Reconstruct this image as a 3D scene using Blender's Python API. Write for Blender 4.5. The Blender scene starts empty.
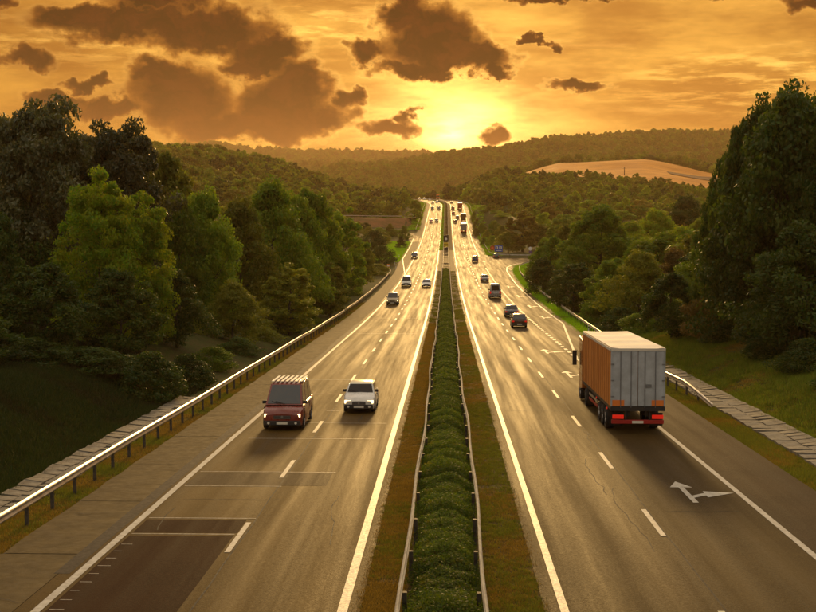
import bpy, bmesh, math, random
import numpy as np
from mathutils import Vector, Matrix
random.seed(7); RNG = np.random.default_rng(11)
R = math.radians
sc = bpy.context.scene
col = sc.collection
F = 1295.0          # focal length in photo pixels
CAMH = 8.5
PITCH = math.atan(111/F); YAW = math.atan(38/F)

# ------------------------------------------------------------------ camera
cd = bpy.data.cameras.new('camera'); cam = bpy.data.objects.new('camera', cd); col.objects.link(cam)
cam.location = (0, 0, CAMH); cam.rotation_euler = (R(90)-PITCH, 0, YAW)
cd.sensor_width = 36; cd.lens = 36*F/816; cd.clip_start = .2; cd.clip_end = 20000
sc.camera = cam

# ------------------------------------------------------------------ world
SUN_EL, SUN_AZ = R(9), R(.3)
w = bpy.data.worlds.new('World'); sc.world = w; w.use_nodes = True
nt = w.node_tree; nt.nodes.clear()
def Nd(tree, t, **k):
    n = tree.nodes.new(t)
    for a, v in k.items(): setattr(n, a, v)
    return n
def mth(tree, op, a, b=None, c=None, clamp=False):
    n = Nd(tree, 'ShaderNodeMath', operation=op, use_clamp=clamp)
    for i, v in enumerate((a, b, c)):
        if v is None: continue
        if isinstance(v, (int, float)): n.inputs[i].default_value = v
        else: tree.links.new(v, n.inputs[i])
    return n.outputs[0]
def vmt(tree, op, a, b=None, scale=None):
    n = Nd(tree, 'ShaderNodeVectorMath', operation=op)
    for i, v in enumerate((a, b)):
        if v is None: continue
        if isinstance(v, (tuple, list)): n.inputs[i].default_value = v
        else: tree.links.new(v, n.inputs[i])
    if scale is not None:
        if isinstance(scale, (int, float)): n.inputs['Scale'].default_value = scale
        else: tree.links.new(scale, n.inputs['Scale'])
    return n.outputs['Value'] if op in ('LENGTH', 'DISTANCE', 'DOT_PRODUCT') else n.outputs[0]
def mixc(tree, fac, a, b, mode='MIX'):
    n = Nd(tree, 'ShaderNodeMix', data_type='RGBA', blend_type=mode)
    for s, v in ((n.inputs[0], fac), (n.inputs[6], a), (n.inputs[7], b)):
        if isinstance(v, (int, float)): s.default_value = v
        elif isinstance(v, (tuple, list)): s.default_value = tuple(v)[:3]+(1,)
        else: tree.links.new(v, s)
    return n.outputs[2]
def noise(tree, vec, scale, detail=4, rough=.55, out=0):
    n = Nd(tree, 'ShaderNodeTexNoise'); n.inputs['Scale'].default_value = scale
    n.inputs['Detail'].default_value = detail; n.inputs['Roughness'].default_value = rough
    if vec is not None: tree.links.new(vec, n.inputs['Vector'])
    return n.outputs[out]
def mrange(tree, v, a, b, c=0.0, d=1.0, smooth=True):
    n = Nd(tree, 'ShaderNodeMapRange'); n.interpolation_type = 'SMOOTHSTEP' if smooth else 'LINEAR'
    tree.links.new(v, n.inputs[0])
    for i, x in zip((1, 2, 3, 4), (a, b, c, d)): n.inputs[i].default_value = x
    return n.outputs[0]

def build_sky():
    t = nt
    tc = Nd(t, 'ShaderNodeTexCoord'); D = tc.outputs['Generated']
    sx = Nd(t, 'ShaderNodeSeparateXYZ'); t.links.new(D, sx.inputs[0])
    X, Y, Z = sx.outputs
    A = mth(t, 'MULTIPLY', mth(t, 'ARCTAN2', X, Y), F)
    Ee = mth(t, 'MULTIPLY', mth(t, 'ARCSINE', Z), F)
    Ec = mth(t, 'MAXIMUM', Ee, -40.0)
    cx = Nd(t, 'ShaderNodeCombineXYZ'); t.links.new(A, cx.inputs[0]); t.links.new(Ec, cx.inputs[1])
    P = cx.outputs[0]
    # --- clear part of the sky: warm glow that falls off from the sun
    s = vmt(t, 'LENGTH', vmt(t, 'MULTIPLY', vmt(t, 'SUBTRACT', P, (6, 62, 0)), (.55, 1, 0)))
    def ex(k): return mth(t, 'EXPONENT', mth(t, 'MULTIPLY', s, -1/k))
    def sc_(c, f): return vmt(t, 'SCALE', c, scale=f)
    base = sc_((5.5, 4.2, 1.6), ex(20))
    base = vmt(t, 'ADD', base, sc_((.70, .50, .12), ex(105)))
    base = vmt(t, 'ADD', base, sc_((.66, .27, .030), ex(800)))
    ns = Nd(t, 'ShaderNodeTexSky', sky_type='NISHITA', sun_disc=False)
    ns.sun_elevation = SUN_EL; ns.sun_rotation = SUN_AZ; ns.dust_density = 4; ns.air_density = 1.5
    base = vmt(t, 'ADD', base, vmt(t, 'SCALE', ns.outputs[0], scale=.003))
    base = vmt(t, 'ADD', base, (.03, .016, .004))
    # light streaks high in the haze
    st = vmt(t, 'MULTIPLY', P, (1/150, 1/26, 0))
    n1 = noise(t, st, 1.0, 7, .62)
    streak = mrange(t, n1, .54, .72)
    base = vmt(t, 'ADD', base, sc_((.6, .42, .13), mth(t, 'MULTIPLY', streak, ex(420))))
    s2 = vmt(t, 'LENGTH', vmt(t, 'MULTIPLY', vmt(t, 'SUBTRACT', P, (285, 104, 0)), (1/150, 1/34, 0)))
    s3 = vmt(t, 'LENGTH', vmt(t, 'MULTIPLY', vmt(t, 'SUBTRACT', P, (-380, 142, 0)), (1/110, 1/26, 0)))
    s4 = vmt(t, 'LENGTH', vmt(t, 'MULTIPLY', vmt(t, 'SUBTRACT', P, (-110, 168, 0)), (1/70, 1/30, 0)))
    pw = mth(t, 'ADD', mth(t, 'ADD', mrange(t, s2, 1.3, .2), mth(t, 'MULTIPLY', mrange(t, s4, 1.3, .2), .7)), mth(t, 'MULTIPLY', mrange(t, s3, 1.3, .2), .6))
    n1c = noise(t, vmt(t, 'MULTIPLY', P, (1/55, 1/9, 0)), 1.0, 7, .66)
    base = vmt(t, 'ADD', base, sc_((.62, .45, .12), mth(t, 'MULTIPLY', mth(t, 'MULTIPLY', mrange(t, n1c, .46, .62), pw), 1.3)))
    n1b = noise(t, vmt(t, 'MULTIPLY', P, (1/210, 1/60, 3)), 1.0, 5, .6)
    base = vmt(t, 'MULTIPLY', base, mixc(t, mrange(t, n1b, .38, .66), (.58, .46, .34), (1.15, 1.13, .95)))
    # --- clouds : distorted ellipses (azimuth, elevation in 1/1295 rad)
    wn = noise(t, vmt(t, 'MULTIPLY', P, (1/46, 1/38, 0)), 1.0, 3, .5, out=1)
    wn2 = noise(t, vmt(t, 'MULTIPLY', P, (1/15, 1/12, 0)), 1.0, 5, .62, out=1)
    Pw = vmt(t, 'ADD', P, vmt(t, 'MULTIPLY', vmt(t, 'SUBTRACT', wn, (.5, .5, .5)), (62, 44, 0)))
    Pw = vmt(t, 'ADD', Pw, vmt(t, 'MULTIPLY', vmt(t, 'SUBTRACT', wn2, (.5, .5, .5)), (26, 24, 0)))
    cl = [(140,30,90,19),(205,34,75,24),(268,50,42,20),(95,24,40,12),(165,8,60,12),
          (432,42,52,35),(400,18,32,18),(470,60,50,15),(372,50,24,12),(500,70,22,7),(430,68,60,9),
          (185,100,54,40),(165,75,30,16),(225,125,60,16),(285,105,52,32),(300,85,34,20),(262,68,40,12),(325,120,34,22),(350,96,18,12),(388,130,30,12),(404,118,9,9),(262,130,70,14),
          (40,66,26,11),(8,14,22,13),(70,103,30,9),(112,112,34,13),(95,88,26,7),
          (490,136,15,13),(574,88,30,8),(532,42,18,5),(700,0,60,9),(800,8,40,12),(560,2,70,6),
          (900,60,80,20),(1010,20,120,22),(-90,40,80,25),(-150,100,90,20),(300,-60,120,24),(640,-70,130,22),(90,-50,70,20),(-20,-90,90,26),(450,-120,120,22)]
    wn3 = noise(t, vmt(t, 'MULTIPLY', P, (1/5.5, 1/4.5, 0)), 1.0, 4, .65, out=1)
    Pw = vmt(t, 'ADD', Pw, vmt(t, 'MULTIPLY', vmt(t, 'SUBTRACT', wn3, (.5, .5, .5)), (5, 4.5, 0)))
    d = None
    for (px, py, rx, ry) in cl:
        q = vmt(t, 'LENGTH', vmt(t, 'MULTIPLY', vmt(t, 'SUBTRACT', Pw, (px-446, 195-py, 0)), (1/rx, 1/ry, 0)))
        d = q if d is None else mth(t, 'SMOOTH_MIN', d, q, .25)
    mask = mrange(t, d, 1.24, .78)
    core = mrange(t, d, 1.05, .55)
    rim = mth(t, 'MULTIPLY', mrange(t, d, 1.25, 1.05), mrange(t, d, .86, 1.0))
    cn = noise(t, vmt(t, 'MULTIPLY', Pw, (1/30, 1/17, 0)), 1.0, 8, .66)
    lowf = mrange(t, Ec, 110, 45)                       # clouds near the horizon stand in more air
    dark = mixc(t, lowf, (.010, .001, .000), (.09, .018, .003))
    lite = mixc(t, lowf, (.065, .012, .003), (.17, .04, .006))
    cc = mixc(t, mrange(t, cn, .38, .66), dark, lite)
    cc = mixc(t, core, vmt(t, 'MULTIPLY', base, (.55, .42, .35)), cc)
    glow = vmt(t, 'ADD', base, sc_((.65, .42, .10), mth(t, 'MULTIPLY', rim, ex(150))))
    skyc = mixc(t, mask, glow, cc)
    # --- broken cloud over the rest of the dome
    inv = mth(t, 'DIVIDE', 1.0, mth(t, 'ADD', mth(t, 'MAXIMUM', Z, 0.0), .12))
    gp = vmt(t, 'MULTIPLY', vmt(t, 'SCALE', D, scale=inv), (1, 1, 0))
    gn = noise(t, gp, 1.3, 7, .58)
    up = mrange(t, Ec, 215, 420)
    gm = mth(t, 'MULTIPLY', mrange(t, gn, .36, .5), up)
    gcol = mixc(t, mrange(t, gn, .55, .72), vmt(t, 'ADD', vmt(t, 'SCALE', base, scale=.5), (.80, .72, .58)), vmt(t, 'ADD', vmt(t, 'SCALE', base, scale=.3), (.54, .48, .38)))
    skyc = mixc(t, gm, skyc, gcol)
    bg = Nd(t, 'ShaderNodeBackground'); t.links.new(skyc, bg.inputs[0]); bg.inputs[1].default_value = 1.0
    o = Nd(t, 'ShaderNodeOutputWorld'); t.links.new(bg.outputs[0], o.inputs[0])
build_sky()
w.cycles.sampling_method = 'MANUAL'; w.cycles.sample_map_resolution = 2048

sl = bpy.data.lights.new('sun', 'SUN'); so = bpy.data.objects.new('sun', sl); col.objects.link(so)
sl.energy = 2.3; sl.angle = R(6); sl.color = (1, .60, .20)
so.rotation_euler = (R(-90)+SUN_EL, 0, -SUN_AZ)   # light travels from +Y, slightly downwards
so.rotation_euler = Vector((math.sin(SUN_AZ)*math.cos(SUN_EL), math.cos(SUN_AZ)*math.cos(SUN_EL), math.sin(SUN_EL))).to_track_quat('Z', 'Y').to_euler()
HAZE = .00011
vs = sc.view_settings; vs.view_transform = 'Standard'; vs.look = 'None'; vs.exposure = 0; vs.gamma = 1
cy = sc.cycles
cy.max_bounces = 5; cy.diffuse_bounces = 2; cy.glossy_bounces = 2; cy.transmission_bounces = 3; cy.volume_bounces = 0; cy.transparent_max_bounces = 6
cy.use_denoising = True; cy.denoiser = 'OPENIMAGEDENOISE'; cy.caustics_reflective = False; cy.caustics_refractive = False
cy.use_adaptive_sampling = True; cy.adaptive_threshold = .012; cy.sample_clamp_indirect = 4; cy.denoising_prefilter = 'ACCURATE'

# ------------------------------------------------------------------ helpers
def tag(o, label=None, cat=None, group=None, kind=None):
    if label: o['label'] = label
    if cat: o['category'] = cat
    if group: o['group'] = group
    if kind: o['kind'] = kind
    return o
def empty(name, loc=(0, 0, 0), rz=0):
    o = bpy.data.objects.new(name, None); col.objects.link(o); o.location = loc; o.rotation_euler = (0, 0, rz)
    o.empty_display_size = .1
    return o
def link(name, me, mat=None, parent=None, loc=None):
    o = bpy.data.objects.new(name, me); col.objects.link(o)
    if mat is not None and len(me.materials) == 0: me.materials.append(mat)
    if parent is not None: o.parent = parent
    if loc is not None: o.location = loc
    return o
def arr_mesh(name, V, Q, mat=None, smooth=False):
    """V (n,3), Q (m,k) arrays of equal sized faces"""
    V = np.asarray(V, np.float32); Q = np.asarray(Q, np.int32); k = Q.shape[1]
    me = bpy.data.meshes.new(name); me.vertices.add(len(V)); me.vertices.foreach_set('co', V.ravel())
    me.loops.add(Q.size); me.loops.foreach_set('vertex_index', Q.ravel())
    me.polygons.add(len(Q)); me.polygons.foreach_set('loop_start', np.arange(0, Q.size, k, dtype=np.int32))
    me.polygons.foreach_set('loop_total', np.full(len(Q), k, np.int32))
    me.update(calc_edges=True)
    if smooth: me.polygons.foreach_set('use_smooth', np.ones(len(Q), bool))
    if mat: me.materials.append(mat)
    return me
def grid_mesh(name, G, mat=None, smooth=True):
    """G (r,c,3)"""
    r, c = G.shape[:2]; i = np.arange(r*c).reshape(r, c)
    Q = np.stack([i[:-1, :-1], i[:-1, 1:], i[1:, 1:], i[1:, :-1]], -1).reshape(-1, 4)
    return arr_mesh(name, G.reshape(-1, 3), Q, mat, smooth)
class MB:
    """collects boxes, prisms and tubes into one mesh"""
    def __init__(s): s.v = []; s.f = []
    def add(s, vs, fs):
        b = len(s.v); s.v += [tuple(v) for v in vs]; s.f += [tuple(b+i for i in f) for f in fs]; return s
    def box(s, x0, x1, y0, y1, z0, z1, top=1.0):
        cx, cy_ = (x0+x1)/2, (y0+y1)/2; hx, hy = (x1-x0)/2*top, (y1-y0)/2*top
        return s.add([(x0,y0,z0),(x1,y0,z0),(x1,y1,z0),(x0,y1,z0),(cx-hx,cy_-hy,z1),(cx+hx,cy_-hy,z1),(cx+hx,cy_+hy,z1),(cx-hx,cy_+hy,z1)],
                     [(3,2,1,0),(4,5,6,7),(0,1,5,4),(1,2,6,5),(2,3,7,6),(3,0,4,7)])
    def quad(s, a, b, c, d): return s.add([a, b, c, d], [(0, 1, 2, 3)])
    def cyl(s, p0, p1, r0, r1=None, n=10, cap=True):
        r1 = r0 if r1 is None else r1; p0 = Vector(p0); p1 = Vector(p1); q = (p1-p0).to_track_quat('Z', 'Y')
        vs_ = [p0 + q @ Vector((r0*math.cos(2*math.pi*i/n), r0*math.sin(2*math.pi*i/n), 0)) for i in range(n)]
        vs_ += [p1 + q @ Vector((r1*math.cos(2*math.pi*i/n), r1*math.sin(2*math.pi*i/n), 0)) for i in range(n)]
        fs = [(i, (i+1) % n, n+(i+1) % n, n+i) for i in range(n)]
        if cap: fs += [tuple(range(n-1, -1, -1)), tuple(range(n, 2*n))]
        return s.add(vs_, fs)
    def loft(s, rings, cap=True):
        n = len(rings[0]); vs_ = [v for r_ in rings for v in r_]; fs = []
        for k in range(len(rings)-1):
            for i in range(n): fs.append((k*n+i, k*n+(i+1) % n, (k+1)*n+(i+1) % n, (k+1)*n+i))
        if cap: fs += [tuple(range(n-1, -1, -1)), tuple(range((len(rings)-1)*n, len(rings)*n))]
        return s.add(vs_, fs)
    def mesh(s, name, mat, bevel=0, smooth=False):
        me = bpy.data.meshes.new(name); me.from_pydata(s.v, [], s.f)
        bm = bmesh.new(); bm.from_mesh(me); bmesh.ops.recalc_face_normals(bm, faces=bm.faces)
        if bevel: bmesh.ops.bevel(bm, geom=list(bm.edges), offset=bevel, segments=2, affect='EDGES', profile=.6)
        if smooth:
            for f_ in bm.faces: f_.smooth = True
            for e in bm.edges:
                if len(e.link_faces) == 2 and e.calc_face_angle(0) > R(38): e.smooth = False
        bm.to_mesh(me); bm.free(); me.materials.append(mat); return me
    def build(s, name, mat, parent=None, bevel=0, smooth=False, loc=None):
        return link(name, s.mesh(name, mat, bevel, smooth), None, parent, loc)
def copy_tree(o, parent=None):
    c = o.copy(); col.objects.link(c)
    if parent is not None: c.parent = parent
    for ch in list(o.children): copy_tree(ch, c)
    return c
def mat(name, base, rough=.6, metal=0, spec=.5, var=None, vscale=4, bump=0, bscale=30, emit=None, estr=0, coat=0):
    m = bpy.data.materials.new(name); m.use_nodes = True; t = m.node_tree; b = t.nodes['Principled BSDF']
    b.inputs['Roughness'].default_value = rough; b.inputs['Metallic'].default_value = metal
    b.inputs['Specular IOR Level'].default_value = spec; b.inputs['Coat Weight'].default_value = coat
    b.inputs['Base Color'].default_value = tuple(base)+(1,)
    tc = Nd(t, 'ShaderNodeTexCoord'); P = tc.outputs['Object']
    if var:
        n = noise(t, P, vscale, 6, .6); t.links.new(mixc(t, mrange(t, n, .32, .68), base, var), b.inputs['Base Color'])
        rn = noise(t, P, vscale*3, 3); t.links.new(mrange(t, rn, .2, .8, max(.05, rough-.12), min(1, rough+.12)), b.inputs['Roughness'])
    if bump:
        n2 = noise(t, P, bscale, 5, .6); bp = Nd(t, 'ShaderNodeBump'); bp.inputs['Strength'].default_value = bump; bp.inputs['Distance'].default_value = .02
        t.links.new(n2, bp.inputs['Height']); t.links.new(bp.outputs[0], b.inputs['Normal'])
    if emit:
        b.inputs['Emission Color'].default_value = tuple(emit)+(1,); b.inputs['Emission Strength'].default_value = estr
    return m
def foliage(name, c1, c2, c3=None, trans=.35, rough=.5):
    m = bpy.data.materials.new(name); m.use_nodes = True; t = m.node_tree; b = t.nodes['Principled BSDF']; out = t.nodes['Material Output']
    tc = Nd(t, 'ShaderNodeTexCoord'); P = tc.outputs['Object']; oi = Nd(t, 'ShaderNodeObjectInfo')
    n = noise(t, P, .45, 3, .6); c = mixc(t, mrange(t, n, .35, .65), c1, c2)
    n2 = noise(t, P, 3.1, 2, .5); c = mixc(t, mrange(t, n2, .5, .8), c, c3 or c2)
    rv = mrange(t, oi.outputs['Random'], 0, 1, .7, 1.3, False)
    c = vmt(t, 'SCALE', c, scale=rv)
    t.links.new(c, b.inputs['Base Color']); b.inputs['Roughness'].default_value = rough; b.inputs['Specular IOR Level'].default_value = .2
    tr = Nd(t, 'ShaderNodeBsdfTranslucent'); t.links.new(vmt(t, 'MULTIPLY', c, (1.7, 1.6, .6)), tr.inputs[0])
    mx = Nd(t, 'ShaderNodeMixShader'); mx.inputs[0].default_value = trans
    t.links.new(b.outputs[0], mx.inputs[1]); t.links.new(tr.outputs[0], mx.inputs[2]); t.links.new(mx.outputs[0], out.inputs[0])
    return m

# ------------------------------------------------------------------ lie of the land
def pchip(xs, ys):
    xs = np.array(xs, float); ys = np.array(ys, float); h = np.diff(xs); dl = np.diff(ys)/h; m = np.zeros_like(ys)
    m[0] = dl[0]; m[-1] = dl[-1]; m[1:-1] = (dl[:-1]*h[1:]+dl[1:]*h[:-1])/(h[1:]+h[:-1])
    def fn(x):
        x = np.clip(np.asarray(x, float), xs[0], xs[-1]); i = np.clip(np.searchsorted(xs, x)-1, 0, len(xs)-2)
        u = (x-xs[i])/h[i]; return ((2*u**3-3*u**2+1)*ys[i]+(u**3-2*u**2+u)*h[i]*m[i]+(-2*u**3+3*u**2)*ys[i+1]+(u**3-u**2)*h[i]*m[i+1])
    return fn
road_z = pchip([-150, 0, 90, 170, 205, 250, 320, 420, 522, 620, 712, 828, 900, 960, 1040, 1300, 9000],
               [6.4, 0, -3.82, -7.1, -8.2, -9.3, -10.15, -10.4, -9.0, -5.4, -1.34, 2.75, 4.55, 5.2, 4.3, -3, -3])
def road_x(y): y = np.asarray(y, float); return -np.maximum(0, y-800)**2/(2*700)
DIST = np.array([-150, 30, 60, 100, 160, 250, 350, 500, 650, 800, 950, 1200, 1500, 2200, 3000, 4200, 6500], float)
COLS = np.array([-1200, -300, 0, 120, 217, 262, 350, 420, 446, 500, 560, 640, 720, 816, 1100, 2100], float)
TAB = np.array([[8,2,0,-1,-1,0,3,12,25,38,46,50,45,40,90,152,150],
 [8,2,0,-1,-1,0,3,12,25,38,46,50,45,40,90,152,150],
 [7,2,-0.2,-2,-3,-3,1,10,22,33,41,43,40,30,80,152,150],
 [6.5,1,-0.3,-2,-4,-6,-4,6,18,30,39,32,25,25,80,152,150],
 [6,0.5,-0.5,-2.4,-5,-8,-8,-2,10,24,34,36,22,20,80,152,150],
 [6,0.5,-0.6,-2.6,-5.4,-9,-9,-4,5,16,27,33,18,20,60,132,150],
 [6,0.5,-0.7,-3,-6,-9.5,-10,-8,-4,2,6,10.5,7,46,55,127,150],
 [6,0.5,-0.7,-3,-6,-9.5,-10.5,-9,-4.5,1,2,0,-2,61,60,125,150],
 [6,0.5,-0.7,-3,-6,-9.5,-10.5,-9,-4.5,1,2,-2,-4,67,60,124,145],
 [6,0.5,-0.7,-3,-6,-9.5,-10.5,-7,3,12,19,22,14,79,70,122,145],
 [6,1,-0.2,-2.4,-5.5,-9.5,-9.5,-6,3,12,23,36,24,94,80,122,145],
 [6,1.5,0.3,-1.4,-4.5,-7.5,-7.5,-5,3,12,23,37,26,102,90,122,145],
 [6,2,0.9,-0.4,-3,-5.5,-6.5,-4,2,8,16,26,24,103,95,122,145],
 [6,3,2,0.6,-2,-4.5,-5.5,-3,2,8,16,24,28,113,100,122,145],
 [7,4,3,2,0,-3,-4,0,5,12,18,28,40,115,110,132,145],
 [8,5,4,3,2,0,0,5,10,20,30,40,60,115,130,142,150]], float)
def sstep(a, b, x): t = np.clip((x-a)/(b-a), 0, 1); return t*t*(3-2*t)
def hash_noise(x, y, s, seed=0):
    x = np.asarray(x)/s; y = np.asarray(y)/s; xi = np.floor(x); yi = np.floor(y); u = x-xi; v = y-yi; u = u*u*(3-2*u); v = v*v*(3-2*v)
    def h(a, b): k = np.sin(a*127.1+b*311.7+seed*17.3)*43758.5453; return k-np.floor(k)
    return (h(xi, yi)*(1-u)*(1-v)+h(xi+1, yi)*u*(1-v)+h(xi, yi+1)*(1-u)*v+h(xi+1, yi+1)*u*v)*2-1
def edge_r(y): # right-hand edge of the paved surface and verge
    return np.interp(y, [0, 95, 125, 200, 260, 320, 345, 372, 385, 420], [13.1, 13.1, 14.0, 14.9, 15.3, 16.4, 18.0, 26, 18, 13.3])
srr_z = lambda x, y: 8.5-np.interp(x, [16, 17.4, 21, 27, 32], [5.4, 5.8, 7.0, 9.6, 11.4])
def srz(x, y): return np.interp(x, [-82, -45, -15], [-2.8, -1.9, -2.4])
def ground(x, y):
    x = np.asarray(x, float); y = np.asarray(y, float)
    yy = np.maximum(y, 45.); c = np.clip(446+F*x/yy, COLS[0], COLS[-1]); d = np.clip(y, DIST[0], DIST[-1])
    ci = np.clip(np.searchsorted(COLS, c)-1, 0, len(COLS)-2); di = np.clip(np.searchsorted(DIST, d)-1, 0, len(DIST)-2)
    cu = (c-COLS[ci])/(COLS[ci+1]-COLS[ci]); du = (d-DIST[di])/(DIST[di+1]-DIST[di]); du = du*du*(3-2*du)*.5+du*.5; cu = cu*cu*(3-2*cu)*.5+cu*.5
    z = (TAB[ci, di]*(1-cu)+TAB[ci+1, di]*cu)*(1-du)+(TAB[ci, di+1]*(1-cu)+TAB[ci+1, di+1]*cu)*du
    amp = np.clip(d/400, .12, 8); z = z+hash_noise(x, y, 90, 1)*amp*1.1+hash_noise(x, y, 33, 2)*np.minimum(amp, 2.2)*.4 + hash_noise(x, y, 330, 5)*np.clip((d-1300)/300, 0, 12)
    rz = road_z(y)-.12; dx = x-road_x(y)
    # cutting slopes beside the near road
    bankL = rz+.05+2.3*sstep(-15.4, -22, dx)+.8*sstep(-20, -30, dx)
    bankR = rz+.05+1.3*sstep(16.6, 20, dx)+2.0*sstep(19.5, 26, dx)
    near = 1-sstep(85, 150, y)
    zn = np.where(dx < 0, bankL, bankR)
    z2 = np.where(dx < 0, np.minimum(z, 50), z)
    z = z2*(1-near)+zn*near + near*(hash_noise(x, y, 3.1, 4)*.12)*sstep(16.5, 19, np.abs(dx))
    fadeL = sstep(15.5, 15.5+24, -dx); er = np.maximum(edge_r(y), 14.6)
    fadeR = sstep(0, 26, dx-er-1.6)
    k = np.where(dx < 0, fadeL, fadeR); k = np.where(y < 95, 1.0*(np.abs(dx) > 15.4), k*(1-near)+near*sstep(15.2, 16.2, np.abs(dx)))
    k = np.where(y > 1150, 1.0, k)
    z = rz*(1-k)+z*k
    cxr = np.interp(y, [535, 545, 565, 592, 625, 655, 672, 690], [36, 31.5, 27, 23.2, 19.8, 17.4, 16.4, 15.5])
    wr = (1-sstep(3.2, 17, np.abs(x-cxr)))*sstep(520, 550, y)*(1-sstep(672, 700, y))*sstep(14, 15.4, dx)
    z = z*(1-wr)+(srr_z(x, y)-.15)*wr
    cyl_ = np.interp(x, [-82, -62, -45, -30, -19, -15.5], [622, 618, 612, 612, 622, 640])
    wl = (1-sstep(3.4, 26, np.abs(y-cyl_)))*sstep(-130, -90, x)*(1-sstep(-17.5, -14.5, dx))
    return z*(1-wl)+(srz(x, y)-.15)*wl
def gz(x, y): return float(ground(x, y))
def rz(y): return float(road_z(y))
def rx(y): return float(road_x(y))
def azel(px, py):
    """tangent of azimuth and of elevation seen in the photograph"""
    u = (px-408)/F; v = (306-py)/F
    fw = math.cos(PITCH)+v*math.sin(PITCH); up = -math.sin(PITCH)+v*math.cos(PITCH)
    return ((u*math.cos(YAW)-fw*math.sin(YAW))/(u*math.sin(YAW)+fw*math.cos(YAW)), up/(u*math.sin(YAW)+fw*math.cos(YAW)))
def on_road(px, py):
    a, e = azel(px, py); y = 25.
    while y < 1000 and CAMH+e*y > rz(y): y += .5
    return a*y-rx(y), y

# ------------------------------------------------------------------ ground materials
def ground_mat():
    m = bpy.data.materials.new('ground_cover'); m.use_nodes = True; t = m.node_tree; b = t.nodes['Principled BSDF']
    g = Nd(t, 'ShaderNodeNewGeometry'); P = g.outputs['Position']
    n1 = noise(t, P, .09, 6, .6); n2 = noise(t, P, 1.7, 6, .65); n3 = noise(t, P, 9, 4, .7)
    c = mixc(t, mrange(t, n1, .4, .62), (.035, .042, .010), (.075, .058, .020))
    c = mixc(t, mrange(t, n2, .42, .62), c, (.05, .065, .012))
    c = mixc(t, mrange(t, n3, .5, .75), c, (.11, .085, .035))
    t.links.new(c, b.inputs['Base Color']); b.inputs['Roughness'].default_value = .95; b.inputs['Specular IOR Level'].default_value = .1
    bp = Nd(t, 'ShaderNodeBump'); bp.inputs['Strength'].default_value = .8; bp.inputs['Distance'].default_value = .12
    t.links.new(n3, bp.inputs['Height']); t.links.new(bp.outputs[0], b.inputs['Normal'])
    return m
M_ground = ground_mat()
def asphalt(name, c1, c2, r0=.58, r1=.80, tracks=(), spec=.07):
    m = bpy.data.materials.new(name); m.use_nodes = True; t = m.node_tree; b = t.nodes['Principled BSDF']
    g = Nd(t, 'ShaderNodeNewGeometry'); P = g.outputs['Position']
    s = Nd(t, 'ShaderNodeSeparateXYZ'); t.links.new(P, s.inputs[0]); X = s.outputs[0]
    long = noise(t, vmt(t, 'MULTIPLY', P, (1.6, .035, 0)), 1.0, 5, .6)
    blot = noise(t, P, .22, 6, .6); grit = noise(t, P, 38, 3, .8); fine = noise(t, P, 14, 4, .75)
    tr = None
    for c in tracks:      # polished wheel paths
        q = mth(t, 'EXPONENT', mth(t, 'MULTIPLY', mth(t, 'POWER', mth(t, 'DIVIDE', mth(t, 'SUBTRACT', X, c), .42), 2.0), -1.0))
        tr = q if tr is None else mth(t, 'ADD', tr, q)
    c = mixc(t, mrange(t, blot, .35, .65), c1, c2)
    c = mixc(t, mrange(t, long, .4, .7, 0, .55), c, tuple(v*.62 for v in c1))
    c = mixc(t, mrange(t, grit, .45, .8, 0, .8), c, tuple(min(1, v*2.6) for v in c2))
    if tr is not None: c = mixc(t, mth(t, 'MULTIPLY', tr, .4), c, tuple(v*1.45 for v in c2))
    t.links.new(c, b.inputs['Base Color'])
    rr = mrange(t, mth(t, 'ADD', mth(t, 'MULTIPLY', long, .5), mth(t, 'MULTIPLY', fine, .5)), .35, .65, r1, r0)
    if tr is not None: rr = mth(t, 'SUBTRACT', rr, mth(t, 'MULTIPLY', tr, .05))
    t.links.new(rr, b.inputs['Roughness']); b.inputs['Specular IOR Level'].default_value = spec
    bp = Nd(t, 'ShaderNodeBump'); bp.inputs['Strength'].default_value = .5; bp.inputs['Distance'].default_value = .012
    t.links.new(mth(t, 'ADD', grit, fine), bp.inputs['Height']); t.links.new(bp.outputs[0], b.inputs['Normal'])
    return m
M_asL = asphalt('asphalt_worn', (.052, .029, .006), (.074, .042, .009), tracks=(-8.7, -7.0, -5.1, -3.35))
M_asR = asphalt('asphalt_grey', (.038, .023, .007), (.055, .034, .010), tracks=(3.9, 5.6, 7.5, 9.2))
M_dark = asphalt('asphalt_new_patch', (.020, .007, .003), (.030, .012, .005), .7, .9, spec=.04)
M_should = asphalt('asphalt_shoulder', (.030, .018, .009), (.045, .028, .014), .6, .8, spec=.06)
M_tar = mat('tar_joint', (.018, .013, .010), .75, spec=.2, var=(.03, .022, .016), vscale=3)
M_conc = mat('shoulder_concrete', (.115, .078, .030), .8, var=(.078, .052, .02), vscale=1.3, bump=.4, bscale=25, spec=.12)
M_slab = mat('gutter_stone', (.24, .21, .16), .8, var=(.13, .105, .075), vscale=2.2, bump=.6, bscale=14, spec=.3)
M_paint = mat('road_paint', (.52, .48, .40), .55, var=(.34, .30, .24), vscale=5)
M_paint_old = mat('road_paint_worn', (.42, .38, .32), .6, var=(.2, .17, .13), vscale=8)
M_soil = mat('median_soil', (.075, .045, .016), .95, var=(.045, .035, .010), vscale=1.2, bump=.8, bscale=12, spec=.1)
M_verge = mat('verge_grass', (.055, .070, .014), .95, var=(.085, .065, .025), vscale=1.0, bump=.8, bscale=12, spec=.1)
M_wheat = mat('stubble_field', (.66, .29, .055), .9, var=(.48, .20, .04), vscale=.03, spec=.1)
M_fallow = mat('fallow_strip', (.16, .085, .045), .9, var=(.11, .07, .03), vscale=.03, spec=.1)
M_red = mat('red_earth', (.20, .085, .035), .95, var=(.10, .07, .02), vscale=.2, spec=.1)
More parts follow.
